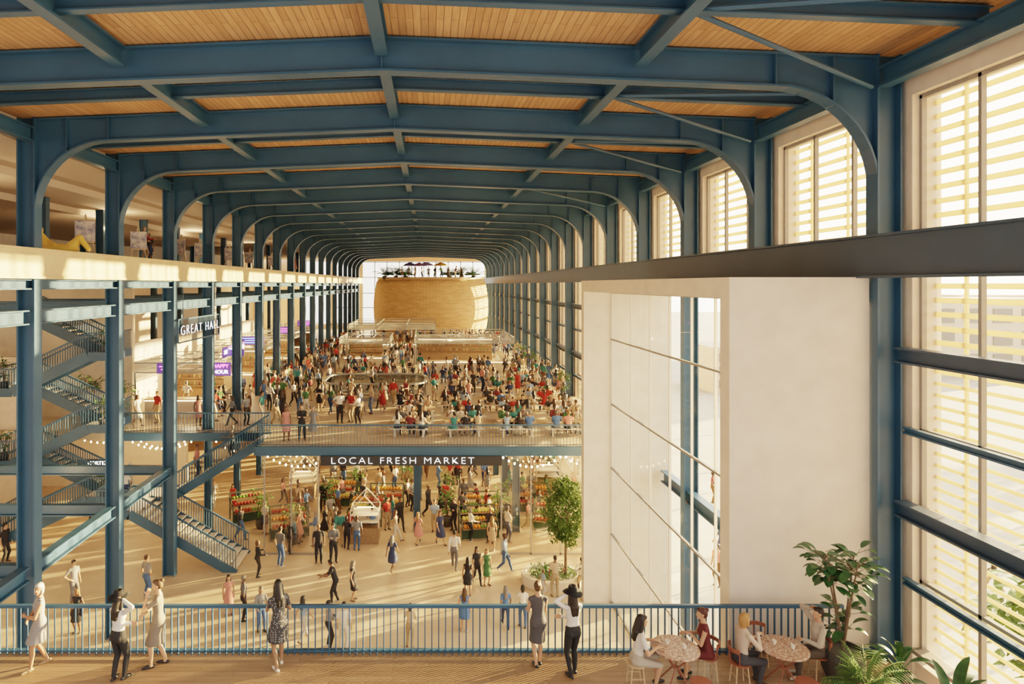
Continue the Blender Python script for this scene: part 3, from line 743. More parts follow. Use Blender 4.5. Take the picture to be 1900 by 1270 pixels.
POSES={
 'standing':dict(footL=(.11,.0,.08),footR=(-.1,.04,.08)),
 'walking':dict(footL=(.07,-.30,.09),footR=(-.07,.30,.15),fpitchR=.6,fpitchL=-.15,handL=(.24,.18,.86),handR=(-.24,-.22,.9),lean=-.04,epoleL=(.3,1,0),epoleR=(-.3,1,0)),
 'armsfold':dict(footL=(.13,.0,.08),footR=(-.12,-.03,.08),handL=(-.06,-.22,1.16),handR=(.06,-.2,1.13),epoleL=(1,.1,-.8),epoleR=(-1,.1,-.8)),
 'phone':dict(footL=(.1,-.04,.08),footR=(-.1,.05,.08),handL=(.06,-.28,1.18),handR=(-.22,-.05,.86),epoleL=(.8,.3,-1),hpitch=.35),
 'talking':dict(footL=(.12,-.06,.08),footR=(-.1,.06,.08),handL=(.22,-.38,1.12),handR=(-.2,-.3,1.02),epoleL=(.4,.5,-1),epoleR=(-.4,.5,-1)),
 'hip':dict(footL=(.12,.0,.08),footR=(-.1,.02,.08),handR=(-.2,-.04,.98),epoleR=(-1,.4,0),hdirR=(.6,-.5,-.5)),
 'reaching':dict(footL=(.12,-.12,.08),footR=(-.1,.1,.08),handL=(.15,-.55,1.15),handR=(-.12,-.5,1.0),lean=.25,hpitch=.2),
 'sitting':dict(sit=True,pelvis=(0,0,.54),lean=.16,footL=(.11,-.42,.08),footR=(-.12,-.36,.08),handL=(.16,-.42,.80),handR=(-.16,-.40,.80),epoleL=(.7,.3,-1),epoleR=(-.7,.3,-1),kpoleL=(.1,-.6,1),kpoleR=(-.1,-.6,1),hdirL=(-.3,-1,0),hdirR=(.3,-1,0),palmL=(0,0,-1),palmR=(0,0,-1)),
 'sittingback':dict(sit=True,pelvis=(0,0,.54),lean=-.05,footL=(.13,-.46,.08),footR=(-.1,-.38,.08),handL=(.10,-.38,.68),handR=(-.1,-.30,.98),epoleL=(.7,.3,-1),epoleR=(-.7,.3,-1),kpoleL=(.1,-.6,1),kpoleR=(-.1,-.6,1),hyaw=.4),
}
KIND=[]
def addkind(pose,fem,hair,cloth,desc):
    me,_,_=person(POSES[pose],fem,.022,hair,cloth); lod,_,_=person(POSES[pose],fem,.036,hair,cloth)
    nv=len(lod.vertices); co=np.zeros(nv*3); lod.vertices.foreach_get('co',co); nf=len(lod.polygons)
    mi=np.zeros(nf,dtype=np.int32); lod.polygons.foreach_get('material_index',mi)
    fi=[tuple(p.vertices) for p in lod.polygons]; ok=[i for i in range(nf) if len(fi[i])==4]
    KIND.append((pose,fem,me,desc,co.reshape(-1,3),np.array([fi[i] for i in ok]),mi[ok])); bpy.data.meshes.remove(lod)
addkind('standing',False,'short',dict(sleeve='short',legs='pants'),'standing')
addkind('walking',False,'short',dict(sleeve='long',legs='pants'),'walking')
addkind('armsfold',False,'short',dict(sleeve='long',legs='pants'),'with folded arms')
addkind('talking',False,'short',dict(sleeve='short',legs='shorts'),'gesturing')
addkind('hip',False,'short',dict(sleeve='short',legs='pants'),'with hand on hip')
addkind('walking',True,'long',dict(sleeve='short',legs='pants'),'walking')
addkind('standing',True,'long',dict(sleeve='none',legs='bare',skirt='dress',flare=.21),'standing')
addkind('phone',True,'pony',dict(sleeve='short',legs='bare',skirt='skirt',slen=.85),'holding phone')
addkind('talking',True,'bob',dict(sleeve='long',legs='pants'),'talking')
addkind('walking',True,'long',dict(sleeve='short',legs='bare',skirt='dress',flare=.24,slen=1.05),'walking')
addkind('reaching',False,'short',dict(sleeve='short',legs='pants'),'reaching')
addkind('reaching',True,'bun',dict(sleeve='none',legs='pants'),'reaching')
addkind('sitting',False,'short',dict(sleeve='short',legs='pants'),'seated')
addkind('sitting',True,'long',dict(sleeve='short',legs='pants'),'seated')
addkind('sittingback',False,'short',dict(sleeve='long',legs='shorts'),'seated')
addkind('sittingback',True,'pony',dict(sleeve='none',legs='pants',skirt='dress'),'seated')
STANDK=list(range(0,12)); SITK=[12,13,14,15]
TOPS=[('white',(.66,.62,.58)),('white',(.6,.56,.5)),('grey',(.22,.22,.23)),('black',(.02,.02,.025)),('navy',(.03,.045,.11)),('red',(.34,.03,.025)),('pink',(.55,.24,.22)),('blue',(.08,.17,.36)),('beige',(.48,.36,.26)),('teal',(.04,.2,.2)),('black',(.03,.03,.03)),('pale blue',(.28,.38,.5)),('maroon',(.16,.03,.035)),('green',(.05,.13,.05)),('grey',(.12,.12,.13)),('black',(.025,.022,.025))]
BOTS=[('black',(.018,.018,.022)),('navy',(.03,.05,.12)),('denim',(.06,.12,.25)),('khaki',(.34,.25,.16)),('grey',(.14,.14,.15)),('dark',(.03,.025,.025)),('white',(.55,.51,.46)),('brown',(.12,.06,.03))]
HAIRS=[(.012,.008,.006),(.03,.015,.008),(.07,.035,.015),(.015,.01,.008),(.24,.14,.06),(.09,.04,.018),(.16,.15,.14)]
SKINS=[(.46,.25,.16),(.52,.31,.21),(.34,.18,.105),(.2,.1,.06),(.09,.045,.028),(.48,.27,.17)]
PTS=[]; REQ=[]
def put_person(x,y,z,rot,kind=None,top=None,bot=None,scale=None,group="visitors on food hall floor",where="on food hall floor",r=RND,hair=None,minis=.42,force=True,prio=0):
    if not force:
        for a,b,c in PTS:
            if abs(c-z)<.5 and (a-x)**2+(b-y)**2<minis**2: return None
    PTS.append((x,y,z))
    ki=kind if kind is not None else r.choice(STANDK)
    pose,fem,me,desc=KIND[ki][:4]
    tn,tc_=TOPS[top] if top is not None else r.choice(TOPS); bn,bc=BOTS[bot] if bot is not None else r.choice(BOTS)
    sc=scale or (r.uniform(.92,1.0) if fem else r.uniform(.99,1.08))
    dress = ki in (6,9,15)
    lab="person in %s dress %s"%(tn,desc) if dress else "person in %s top and %s %s %s"%(tn,bn,'shorts' if ki in(3,14) else ('skirt' if ki==7 else 'trousers'),desc)
    if len((lab+' '+where).split())<=12: lab+=' '+where
    cols=[list(r.choice(SKINS)),list(tc_),list(bc),list(hair or r.choice(HAIRS)),list(r.choice([(.02,.02,.02),(.45,.43,.4),(.1,.05,.03)]))]
    REQ.append((x*x+y*y+(EYE-z)**2-prio,x,y,z,rot,ki,sc,lab,group,cols)); return True
def realise(limit):
    REQ.sort(key=lambda t:t[0])
    for d,x,y,z,rot,ki,sc,lab,group,c in REQ[:limit]:
        put('person',KIND[ki][2],(x,y,z),rot,label=lab,cat="person",group=group,scale=sc,props=dict(skin_colour=c[0],top_colour=c[1],bottom_colour=c[2],hair_colour=c[3],shoe_colour=c[4]))
    rest=REQ[limit:]
    V=[];Fq=[];C=[];k=0
    for d,x,y,z,rot,ki,sc,lab,group,c in rest:
        co,q,mi=KIND[ki][4:7]; cr,sr=math.cos(rot)*sc,math.sin(rot)*sc
        v=np.empty_like(co); v[:,0]=co[:,0]*cr-co[:,1]*sr+x; v[:,1]=co[:,0]*sr+co[:,1]*cr+y; v[:,2]=co[:,2]*sc+z
        V.append(v); Fq.append(q+k); k+=len(v); cc=np.array(c+[c[3],c[0]]); cc=np.hstack([cc,np.ones((7,1))]); C.append(cc[mi])
    V=np.vstack(V);Fq=np.vstack(Fq);C=np.vstack(C)
    me=bpy.data.meshes.new('crowd'); me.from_pydata(V.tolist(),[],Fq.tolist()); me.materials.append(M['crowd'])
    at=me.attributes.new('crowd_colour','FLOAT_COLOR','FACE'); at.data.foreach_set('color',C.astype(np.float32).ravel())
    me.polygons.foreach_set('use_smooth',[True]*len(Fq))
    put('crowd',me,label="dense distant crowd of visitors in mixed summer clothes",cat="crowd",kind='stuff')
    print('people',limit,'crowd',len(rest),'faces',len(Fq))

# ------------------------------------------------------------ near people
NV=.0085
def nearperson(x,y,rot,pose,fem,hair,cloth,cols,label,mats=None,scale=1,z=ZF,hat=None):
    me,h,(hc,Rh)=person(pose,fem,NV,hair,cloth,True,mats)
    pr=dict(top_colour=list(cols[0]),bottom_colour=list(cols[1]),hair_colour=list(cols[2]),skin_colour=list(cols[3]),shoe_colour=list(cols[4]))
    o=put('person',me,(x,y,z),rot,label=label,cat="person",scale=scale,props=pr)
    if h: put('hair',h,parent=o,props=pr)
    if hat:
        hm=MB(); n=28
        vs=[];fs=[]
        for j,(r_,zz) in enumerate([(.20,.0),(.15,.022),(.095,.03),(.088,.10),(.07,.135),(.03,.12),(.001,.118)]):
            for i in range(n):
                a=2*pi*i/n; w=.02*math.sin(2*a+.5)*(r_/.2)**2 if j<2 else 0
                vs.append(hc+Rh@Vector((r_*math.cos(a)*(.95),r_*1.06*math.sin(a)+.012,zz+.045+w)))
        for j in range(6):
            for i in range(n): fs.append((j*n+i,j*n+(i+1)%n,(j+1)*n+(i+1)%n,(j+1)*n+i))
        hm.add(vs,fs); q=put('hat',hm.mesh('hat',['felt'],True),parent=o,label="black wide-brimmed felt hat")
        md=q.modifiers.new('s','SOLIDIFY'); md.thickness=.006
    return o
LS=(.50,.28,.18); TN=(.36,.18,.105); DS=(.28,.15,.09)
BLK=(.018,.018,.02); WH=(.62,.59,.56)
nearperson(-7.72,12.62,-.9,dict(footL=(.07,-.16,.08),footR=(-.07,.14,.09),fpitchR=.25,handL=(-.03,-.24,1.10),handR=(.03,-.2,1.05),epoleL=(1,.2,-.9),epoleR=(-1,.2,-.9),hyaw=.9),True,'bob',dict(sleeve='none',legs='bare',skirt='dress',slen=.85,flare=.17),((.4,.4,.4),BLK,(.45,.41,.36),TN,(.3,.2,.12)),"person in grey striped sleeveless dress with folded arms beside railing",mats=dict(top='stripes'),scale=.97)
nearperson(-5.95,12.2,pi-.35,dict(footL=(.08,.04,.08),footR=(-.09,-.06,.08),handL=(-.22,-.10,1.12),handR=(-.16,.04,1.64),epoleR=(-1,.1,.1),epoleL=(1,.3,-.5),hyaw=.1),True,'long',dict(sleeve='long',legs='pants'),(WH,BLK,(.02,.012,.008),LS,BLK),"person in white top and black trousers holding wide black hat",scale=.97,hat=True)
nearperson(-5.38,12.66,-1.35,dict(footL=(.06,-.12,.08),footR=(-.07,.12,.08),handL=(.03,-.2,1.42),handR=(-.05,-.26,1.05),epoleL=(.8,.2,-1),epoleR=(-1,.3,-.6),hpitch=.05),True,'bun',dict(sleeve='short',legs='bare',skirt='dress',slen=1.0,flare=.165),((.19,.155,.125),BLK,(.09,.045,.022),LS,BLK),"person in taupe knee-length dress with hand raised to chin",scale=1.0)
nearperson(-2.96,12.60,pi+.55,dict(footL=(.08,.1,.08),footR=(-.08,-.1,.09),handL=(.10,-.42,1.10),handR=(-.16,-.30,1.12),epoleL=(.5,.5,-1),epoleR=(-.5,.5,-1),lean=.08,hyaw=-.3,hpitch=.1),True,'long',dict(sleeve='short',legs='bare',skirt='dress',slen=.88,flare=.21),((.05,.05,.05),BLK,(.012,.009,.008),DS,(.6,.58,.54)),"person in black dotted dress leaning on blue railing",mats=dict(top='dots'),scale=1.0)
nearperson(2.18,12.66,pi+.1,dict(footL=(.05,.05,.08),footR=(-.06,-.06,.08),handL=(-.05,-.22,1.08),handR=(.05,-.2,1.05),epoleL=(1,.3,-.7),epoleR=(-1,.3,-.7),hyaw=-.4),True,'bun',dict(sleeve='none',legs='bare',skirt='dress',slen=.98,flare=.165),((.075,.07,.075),BLK,(.09,.045,.02),LS,BLK),"person in dark grey dress with folded arms seen from behind",scale=.98)
nearperson(2.80,12.34,pi+.25,dict(footL=(.07,.06,.08),footR=(-.08,-.07,.08),handL=(.15,.02,1.64),handR=(.12,-.22,1.08),epoleL=(1,.1,.1),epoleR=(-1,.3,-.7)),True,'long',dict(sleeve='long',legs='pants'),(WH,BLK,(.02,.012,.008),LS,BLK),"person in white top and black trousers touching wide black hat",scale=.98,hat=True)
SIT=dict(sit=True,pelvis=(0,0,.54),lean=.12,footL=(.10,-.40,.08),footR=(-.10,-.32,.08),kpoleL=(.1,-.6,1),kpoleR=(-.1,-.6,1),handL=(.14,-.36,.80),handR=(-.12,-.34,.80),epoleL=(.6,.3,-1),epoleR=(-.6,.3,-1),palmL=(0,0,-1),palmR=(0,0,-1),hdirL=(-.4,-1,0),hdirR=(.4,-1,0))
T1=(4.66,12.0); T2=(6.70,12.0)
nearperson(T1[0]-.72,T1[1]+.02,pi/2,dict(SIT,hpitch=.1),True,'long',dict(sleeve='short',legs='bare',skirt='skirt'),(WH,(.4,.35,.3),(.015,.01,.008),LS,BLK),"person in white top with dark hair seated at round table")
nearperson(T1[0]+.70,T1[1]+.25,-pi/2-.2,dict(SIT,handL=(.02,-.30,.85)),True,'bun',dict(sleeve='none',legs='bare',skirt='dress'),((.11,.02,.022),BLK,(.07,.022,.014),LS,BLK),"person in dark red dress seated at round table")
nearperson(T2[0]-.78,T2[1]+.05,pi/2+.2,dict(SIT,handR=(-.1,-.28,1.0)),True,'bob',dict(sleeve='long',legs='pants'),((.52,.42,.35),(.05,.05,.06),(.36,.19,.07),LS,(.05,.03,.02)),"person in cream jumper with blond hair seated at round table")
nearperson(T2[0]+.82,T2[1]+.28,-pi/2-.1,dict(SIT,lean=-.02,handR=(-.14,-.06,1.27),epoleR=(-1,-.4,.2),hdirR=(.5,.2,.6),palmR=(1,0,0),handL=(.1,-.3,.78),hyaw=.1),False,'short',dict(sleeve='long',legs='pants'),((.44,.38,.33),(.09,.07,.06),(.02,.012,.01),LS,(.5,.45,.4)),"person in cream jumper with hand on head seated at table")
tt=MB().lathe([(.40,.72),(.435,.725),(.435,.75),(.43,.755),(.001,.755)],n=40).mesh('tabletop',['terrazzo'])
tl=MB()
for k in range(4):
    a=pi/4+k*pi/2; tl.tube((.34*math.cos(a),.34*math.sin(a),0),(.05*math.cos(a+.4),.05*math.sin(a+.4),.38),.014,n=8).tube((.05*math.cos(a+.4),.05*math.sin(a+.4),.38),(.34*math.cos(a),.34*math.sin(a),.72),.014,n=8)
tl.lathe([(.06,.37),(.06,.39)],n=12)
tlm=tl.mesh('base',['terra'])
cup=MB().lathe([(.028,0),(.036,.06),(.036,.075),(.03,.075),(.001,.03)],n=14).mesh('cup',['tablewhite'])
for x,y in (T1,T2):
    e=put('cafe_table',tt,(x,y,ZF),label="round terrazzo cafe table with crossed red-brown metal legs",cat="table",group="round cafe tables"); put('base',tlm,parent=e)
    for dx,dy in ((-.12,.1),(.15,-.05)): put('cup',cup,(x+dx,y+dy,ZF+.755),label="small white cup on terrazzo cafe table",cat="cup",group="cups on cafe tables")
seatm=MB().lathe([(.001,.42),(.17,.42),(.19,.435),(.19,.455),(.001,.46)],n=28)
XB=MB().bar((-.12,0,.2),(.12,0,.2),.015,.015).mesh('crossbar',['tablewood'])
def stool(x,y,rot=0,back=False,mat='terra'):
    e=put('cafe_chair' if back else 'round_stool',seatm.mesh('seat',[mat]),(x,y,ZF),rot,label="low round chair with curved backrest and timber legs" if back else "low round stool with slender timber legs",cat="chair" if back else "stool")
    for k in range(4):
        a=pi/4+k*pi/2; put('leg',MB().tube((.19*math.cos(a),.19*math.sin(a),0),(.14*math.cos(a),.14*math.sin(a),.425),.013,n=8).mesh('leg',['tablewood']),parent=e)
    for yy in(-.12,.12): put('crossbar',XB,(0,yy,0),parent=e)
    if back:
        b=MB()
        pts=[(.21*math.cos(t),.21*math.sin(t)) for t in [pi*.15+pi*.7*i/10 for i in range(11)]]
        for p,q in zip(pts[:-1],pts[1:]): b.bar((p[0],p[1],.72),(q[0],q[1],.72),.025,.07)
        for i in (0,5,10): b.tube((pts[i][0]*.85,pts[i][1]*.85,.44),(pts[i][0],pts[i][1],.70),.01,n=6)
        put('backrest',b.mesh('backrest',[mat]),parent=e)
stool(T1[0]-.74,T1[1]+.02,0,False,'tablewood'); stool(T1[0]+.72,T1[1]+.25,-pi/2,True); stool(T2[0]-.80,T2[1]+.05,pi/2,True); stool(T2[0]+.84,T2[1]+.28,-pi/2,True)
stool(4.9,11.42,.4); stool(6.8,11.42,.2); stool(T2[0]-.1,T2[1]+.72,0,True)
print('T near',time.time()-T0)

# ------------------------------------------------------------ ground people
g="visitors on market floor"
G=[(143,1175,6,3,0,0),(272,1110,4,2,2,2.5),(424,1142,6,6,0,.5),(452,1152,0,14,0,2),(484,1172,8,2,2,.5),(563,1190,5,11,6,2.6),(622,1120,10,3,0,-1.5),(655,1115,6,3,0,1.5),(610,1203,2,2,0,2),(638,1210,0,0,6,3),(761,1203,8,8,3,3),(862,1172,6,7,0,3),(938,1165,5,7,1,3.2),(970,1165,8,0,2,3),(1030,1108,4,8,3,3.1),(591,1045,0,3,0,.2),(618,1045,2,14,0,.4),(643,1020,8,3,0,3),(662,1022,0,2,2,3.1),(728,1060,9,4,0,2.8),(843,1057,1,0,4,3.1),(868,1106,6,3,0,3.1),(885,1085,5,3,0,.3),(903,1087,6,13,0,.4),(937,1062,1,11,2,1.2),(913,1022,6,8,0,3.0),(873,1005,8,0,0,2.0),(843,985,2,3,0,-.8),(817,1011,9,4,0,.5),(776,1010,9,6,0,2.6),(742,986,1,3,0,.5),(718,984,0,5,3,.7),(692,1003,10,7,4,3.5),(650,962,10,3,0,1.3),(612,978,3,2,3,.6),(520,1052,0,14,2,2.6),(537,1028,8,3,0,2.5),(478,1071,8,3,5,2.2),(446,1002,1,3,2,1),(432,950,6,5,2,.5),(965,945,8,3,0,2),(980,985,5,6,3,1),(795,960,1,3,0,1),(825,950,0,5,4,3),(568,962,8,7,4,1),(600,950,2,3,0,0),(1008,1105,None,11,6,1.9),(10,1045,0,3,0,1.5),(728,975,5,9,2,2),(765,948,4,2,0,1),(930,985,8,14,0,1),(700,960,6,5,0,4),(860,945,1,14,1,3),(560,1000,10,3,0,-1.5)]
for px,py,k,t,b,r in G:
    x,y=fp(px,py,0)
    put_person(x,y,0,r,(k if k is not None else 0),t,b,scale=(.62 if k is None else None),group=g,where="on market floor")
put_person(-14.2,29.8,2.7,.4,5,0,1,where="on stair landing"); put_person(-11.5,31.6,3.31,pi/2,0,6,0,where="climbing stairs",scale=1)
put_person(-11.95,29.8,1.85,pi/2-.2,0,0,0,where="on wide stairs"); put_person(-9.75,31.6,4.38,-pi/2,8,14,0,where="on wide stairs")
put_person(6.55,27.15,-.04,-.3,14,0,3,where="on round planter")
rr=random.Random(21)
cnt=0
while cnt<125:
    x=rr.uniform(-8.6,8.8); y=rr.uniform(31.5,49)
    if min(abs(x-c) for c in(-.6,4.6))<.45: continue
    if put_person(x,y,0,rr.uniform(0,6.3),None,group=g,where="in covered market",r=rr,minis=.52,force=False): cnt+=1
for x,y in ((-14,34),(-16,36),(-12.5,37),(-18,34.2),(-14.5,26)): put_person(x,y,0,rr.uniform(0,6),None,group=g,where="in covered market",r=rr)
for x,y,k in ((14,22,5),(16.5,28,0),(22,34,1),(27,44,8),(13,24,1),(24,27,5),(24,14,9),(12.5,27.5,0),(13.8,30,9),(17,38,4)):
    put_person(x,y,-.05,rr.uniform(0,6),k,where="on paved plaza",group="plaza visitors",r=rr)

# ------------------------------------------------------------ picnic tables
tp_=MB()
for k in range(5): tp_.box(-.95,.95,-.38+k*.155,-.38+k*.155+.145,.71,.75)
TOPM=tp_.mesh('tabletop',['tablewood'])
BNM=MB().box(-.95,.95,-.14,0-.005,.41,.45).box(-.95,.95,.005,.14,.41,.45).mesh('bench',['tablewhite'])
af=MB()
for s in(-1,1): af.bar((0,s*.62,0),(0,s*.22,.71),.05,.10,up=(1,0,0))
af.bar((0,-.78,.37),(0,.78,.37),.05,.08).bar((0,-.36,.68),(0,.36,.68),.05,.06)
AFM=af.mesh('a_frame_leg',['tablewhite'])
plm=MB().lathe([(.05,0),(.12,.02),(.125,.025),(.001,.012)],n=14).mesh('plate',['tablewhite'])
bwm=MB().lathe([(.03,0),(.06,.05),(.065,.06),(.05,.05),(.001,.03)],n=12).mesh('bowl',['terra'])
rr=random.Random(31)
tabs=[(x+j,y) for y,j in ((32.2,0),(35.2,.35),(38.4,-.2)) for x in (-.9,1.75,4.4,7.0)]+[(x+j,y) for y,j in ((42.2,0),(45.6,.5),(49.2,-.3)) for x in (2.0,4.7,7.1)]+[(-3.2,49.5),(-5.9,49.9)]
for ti,(x,y) in enumerate(tabs):
    rt=rr.uniform(-.12,.12)
    e=put('picnic_table',TOPM,(x,y,ZF),rt,label="pale timber picnic table with white benches and A-frame legs",cat="picnic table",group="food hall picnic tables")
    for s in(-1,1): put('bench',BNM,(0,s*.66,0),parent=e); put('leg_frame',AFM,(s*.72,0,0),parent=e)
    Rm=Matrix.Rotation(rt,3,'Z')
    for k in range(2):
        put('plate' if k else 'bowl',plm if k else bwm,(x-.5+k*.9+rr.uniform(-.1,.1),y+rr.uniform(-.15,.15),ZF+.75),label="small plate on picnic table" if k else "small red bowl on picnic table",cat="dish",group="dishes on picnic tables")
    for s in(-1,1):
        for xo in (-.55,.05,.6):
            if rr.random()<(.85 if ti<12 else .75):
                v=Rm@Vector((xo+rr.uniform(-.05,.05),s*.68,0))
                put_person(x+v.x,y+v.y,ZF,(pi if s<0 else 0)+rt+rr.uniform(-.2,.2),rr.choice(SITK),where="at picnic table",group="diners at picnic tables",r=rr,scale=rr.uniform(.93,1.02))
OBST=[(-7.5,.3,41.0,46.8),(-1.8,8,53.6,64),(-9.5,1.5,68.5,82),(-17.2,-12.2,35.5,42.5),(-17.2,-12.2,46,53),(-17.2,-12.2,56.5,63.5),(-17.2,-12.2,66.5,73.5),(-8.5,-3,56.5,63.5)]
def clear(x,y):
    for a,b in tabs:
        if abs(a-x)<1.3 and abs(b-y)<1.2: return False
    for bx in OBST:
        if bx[0]<x<bx[1] and bx[2]<y<bx[3]: return False
    return True
for px,py,k,t,b,r in [(597,758,0,2,3,2),(513,790,5,3,3,1),(531,818,6,6,0,.4),(560,818,2,3,0,.2),(581,815,9,2,0,-.2),(630,786,4,0,0,.3),(651,784,0,5,3,-.5),(668,765,5,0,0,1),(730,754,1,5,3,3),(457,790,0,2,5,1),(500,762,8,0,0,3),(545,755,5,0,0,1),(255,792,9,0,0,1),(292,786,0,5,3,-.5),(346,762,4,0,3,3),(368,790,6,6,0,.6),(389,762,2,14,0,2.5),(415,767,8,3,0,2),(430,790,5,2,5,-1),(508,744,1,5,0,2),(690,728,0,2,0,2),(705,720,8,3,0,1)]:
    x,y=fp(px,py,ZF)
    if x<-8 and y<33: y=33.0
    if y<30.1: y=30.1
    put_person(x,y,ZF,r,k,t,b,group="food hall visitors")
rr=random.Random(41)
tries=0; n0=len(REQ)
while len(REQ)<n0+340 and tries<9000:
    tries+=1
    y=30.8+54*rr.random()**.95
    x=rr.uniform(-11.0,9.2)
    if x<-8 and y<33.5: continue
    if x>-2.2 and y<41 and rr.random()<.85: continue
    if y<37 and rr.random()<.72: continue
    if not clear(x,y): continue
    put_person(x,y,ZF,rr.uniform(0,6.3),None,group="food hall visitors",r=rr,minis=.55,force=False)
for k in range(22):
    y=rr.uniform(34,70); put_person(rr.uniform(-12.1,-11.9),y,ZF,rr.uniform(1,4),None,group="food hall visitors",r=rr,minis=.6,force=False)
rr=random.Random(51)
for y,x in ((29.5,-13.2),(28,-13.9),(36,-12.6),(41,-12.5),(47,-12.6),(52,-12.5),(60,-12.6),(33,-14.5)):
    put_person(x,y,14.0,rr.uniform(0,6),None,group="gallery visitors",where="on upper gallery",r=rr,prio=9999)
for k in range(10):
    put_person(-3.6+k*.9,86.0+abs(k-4)*.1,DT,rr.uniform(0,6),None,group="terrace visitors",where="on pavilion roof terrace",r=rr,prio=9999)
realise(288)
print('people done',time.time()-T0)

# ------------------------------------------------------------ drum-top planting and umbrellas
PLM=areca(random.Random(4),50,1.9,.11)
for x in (-6.1,-4.5,-3.2,2.9,4.6,6.3):
    plant(PLM,(x,87.3+abs(x)*.24,DT),"large green palm on pavilion roof terrace",POT,1.0,'potted_palm',0,group="roof terrace palms")
UMB=MB().lathe([(1.1,1.9),(.6,2.2),(.02,2.4)],n=8,cap=False).mesh('canopy',['umb']); POL=MB().tube((0,0,0),(0,0,2.38),.03).mesh('pole',['grey'])
for x,y,c,nm in((-2.6,88.9,(.2,.2,.7),'blue'),(-1.3,90,(.5,.25,.7),'purple'),(-.3,87.6,(.4,.35,.85),'violet'),(1.7,88.6,(.9,.6,.12),'yellow')):
    e=put('parasol',None,(x,y,DT),label="%s canvas parasol on pavilion roof terrace"%nm,cat="parasol",group="terrace parasols"); put('canopy',UMB,parent=e,props=dict(canvas_colour=list(c))); put('pole',POL,parent=e)

# ------------------------------------------------------------ stalls and canopies
def canopy(x0,x1,y0,y1,z,h=.55,nx=3,ny=3,label="grey steel pergola canopy with mesh panels above food stall"):
    e=put('stall_canopy',None,(x0,y0,ZF),label=label,cat="canopy")
    W_=x1-x0;D=y1-y0;z-=ZF
    f=MB()
    for k in range(nx+1):
        x=W_*k/nx; f.bar((x,0,z),(x,D,z),.06,.06).bar((x,0,z-h),(x,D,z-h),.05,.05)
        for y in (0,D): f.bar((x,y,z-h),(x,y,z),.05,.05)
    for k in range(ny+1):
        y=D*k/ny; f.bar((0,y,z),(W_,y,z),.06,.06).bar((0,y,z-h),(W_,y,z-h),.05,.05)
        for x in(0,W_): f.bar((x,y,z-h),(x,y,z),.05,.05)
    put('canopy_frame',f.mesh('canopy_frame',['grey']),parent=e)
    p=MB().add([(0,0,z-h),(W_,0,z-h),(W_,0,z),(0,0,z)],[(0,1,2,3)]).add([(W_,0,z-h),(W_,D,z-h),(W_,D,z),(W_,0,z)],[(0,1,2,3)]).add([(0,0,z-h),(0,D,z-h),(0,D,z),(0,0,z)],[(0,1,2,3)]).add([(0,0,z-h+.02),(W_,0,z-h+.02),(W_,D,z-h+.02),(0,D,z-h+.02)],[(0,1,2,3)])
    put('mesh_panel',p.mesh('mesh_panel',['meshcanopy']),parent=e)
    for x in(0,W_):
        for y in(0,D): put('post',MB().bar((x,y,0),(x,y,z-h),.08,.08,up=(1,0,0)).mesh('post',['grey']),parent=e)
def counter(x0,x1,y0,y1,label,group=None,h=1.05):
    W_=x1-x0;D=y1-y0
    e=put('bar_counter',MB().box(0,W_,0,D,0,h-.05).mesh('counter_body',['planter']),(x0,y0,ZF),label=label,cat="counter",group=group)
    put('countertop',MB().box(-.06,W_+.06,-.06,D+.06,h-.05,h).mesh('countertop',['tablewood']),parent=e)
    put('light_strip',MB().box(0,W_,-.02,-.001,h-.12,h-.07).mesh('light_strip',['bulbs']),parent=e)
btm=MB().lathe([(.035,0),(.038,.02),(.038,.17),(.015,.22),(.013,.29),(.001,.29)],n=10).mesh('bottle',['fruit'])
rr=random.Random(61)
def stall(x0,x1,y0,y1,zc):
    canopy(x0,x1,y0,y1,zc)
    counter(x0+.4,x1-.3,y0+.3,y0+.95,"pale bar counter with timber top and warm light strip")
    counter(x1-.8,x1-.2,y0+1.4,y1-1.4,"pale side counter with timber top beside aisle")
    s=MB()
    for z in (1.0,1.5,2.0): s.box(0,x1-x0-1.2,0,.35,z,z+.04)
    s.box(0,x1-x0-1.2,.36,.42,0,2.4)
    e=put('bar_shelf',s.mesh('shelf',['cratew']),(x0+.2,y1-.8,ZF),label="tall timber back-bar shelf holding bottles",cat="shelf")
    put('light_strip',MB().box(0,x1-x0-1.2,.30,.34,2.1,2.16).mesh('light_strip',['bulbs']),parent=e)
    for z in(1.04,1.54):
        for k in range(int((x1-x0-1.4)/.33)):
            put('bottle',btm,(x0+.4+k*.33+rr.uniform(-.04,.04),y1-.62,ZF+z),label="glass bottle on back-bar shelf",cat="bottle",group="bottles on back-bar shelves",props=dict(fruit_colour=list(rr.choice([(.05,.15,.05),(.3,.12,.03),(.5,.4,.2),(.15,.03,.03)]))))
for y0 in (36,46.5,57,67): stall(-16.6,-12.4,y0,y0+6,8.55)
stall(-1.2,7.3,54,63.5,8.5)
canopy(-8.8,.8,69,81,8.6)
counter(-8,0,70,70.7,"pale bar counter with timber top and warm light strip")
stall(-8.0,-3.5,57,63,8.2)
def board(name,x,y,z,w,h,rot,label,back='purplep',lines=()):
    e=put(name,MB().box(-w/2,w/2,-.03,.03,-h/2,h/2).mesh('panel',[back]),(x,y,z),rot,label=label,cat="sign")
    for i,(t,mm,sz,zz) in enumerate(lines):
        tm=textmesh(t,sz,.015); tm.materials.append(M[mm]); put('lettering',tm,(0,-.05,zz),(pi/2,0,0),parent=e)
board('neon_sign',-11.75,36.0,8.2,1.15,.75,0,"purple neon board reading HAPPY HOUR in pink and white",lines=[("HAPPY",'neonp',.30,.17),("HOUR",'neonw',.30,-.16)])
e=put('neon_sign',MB().box(-.5,.5,-.03,.03,-.2,.2).mesh('panel',['purplep']),(-11.7,38.6,8.85),label="small purple board with round blue neon ring",cat="sign")
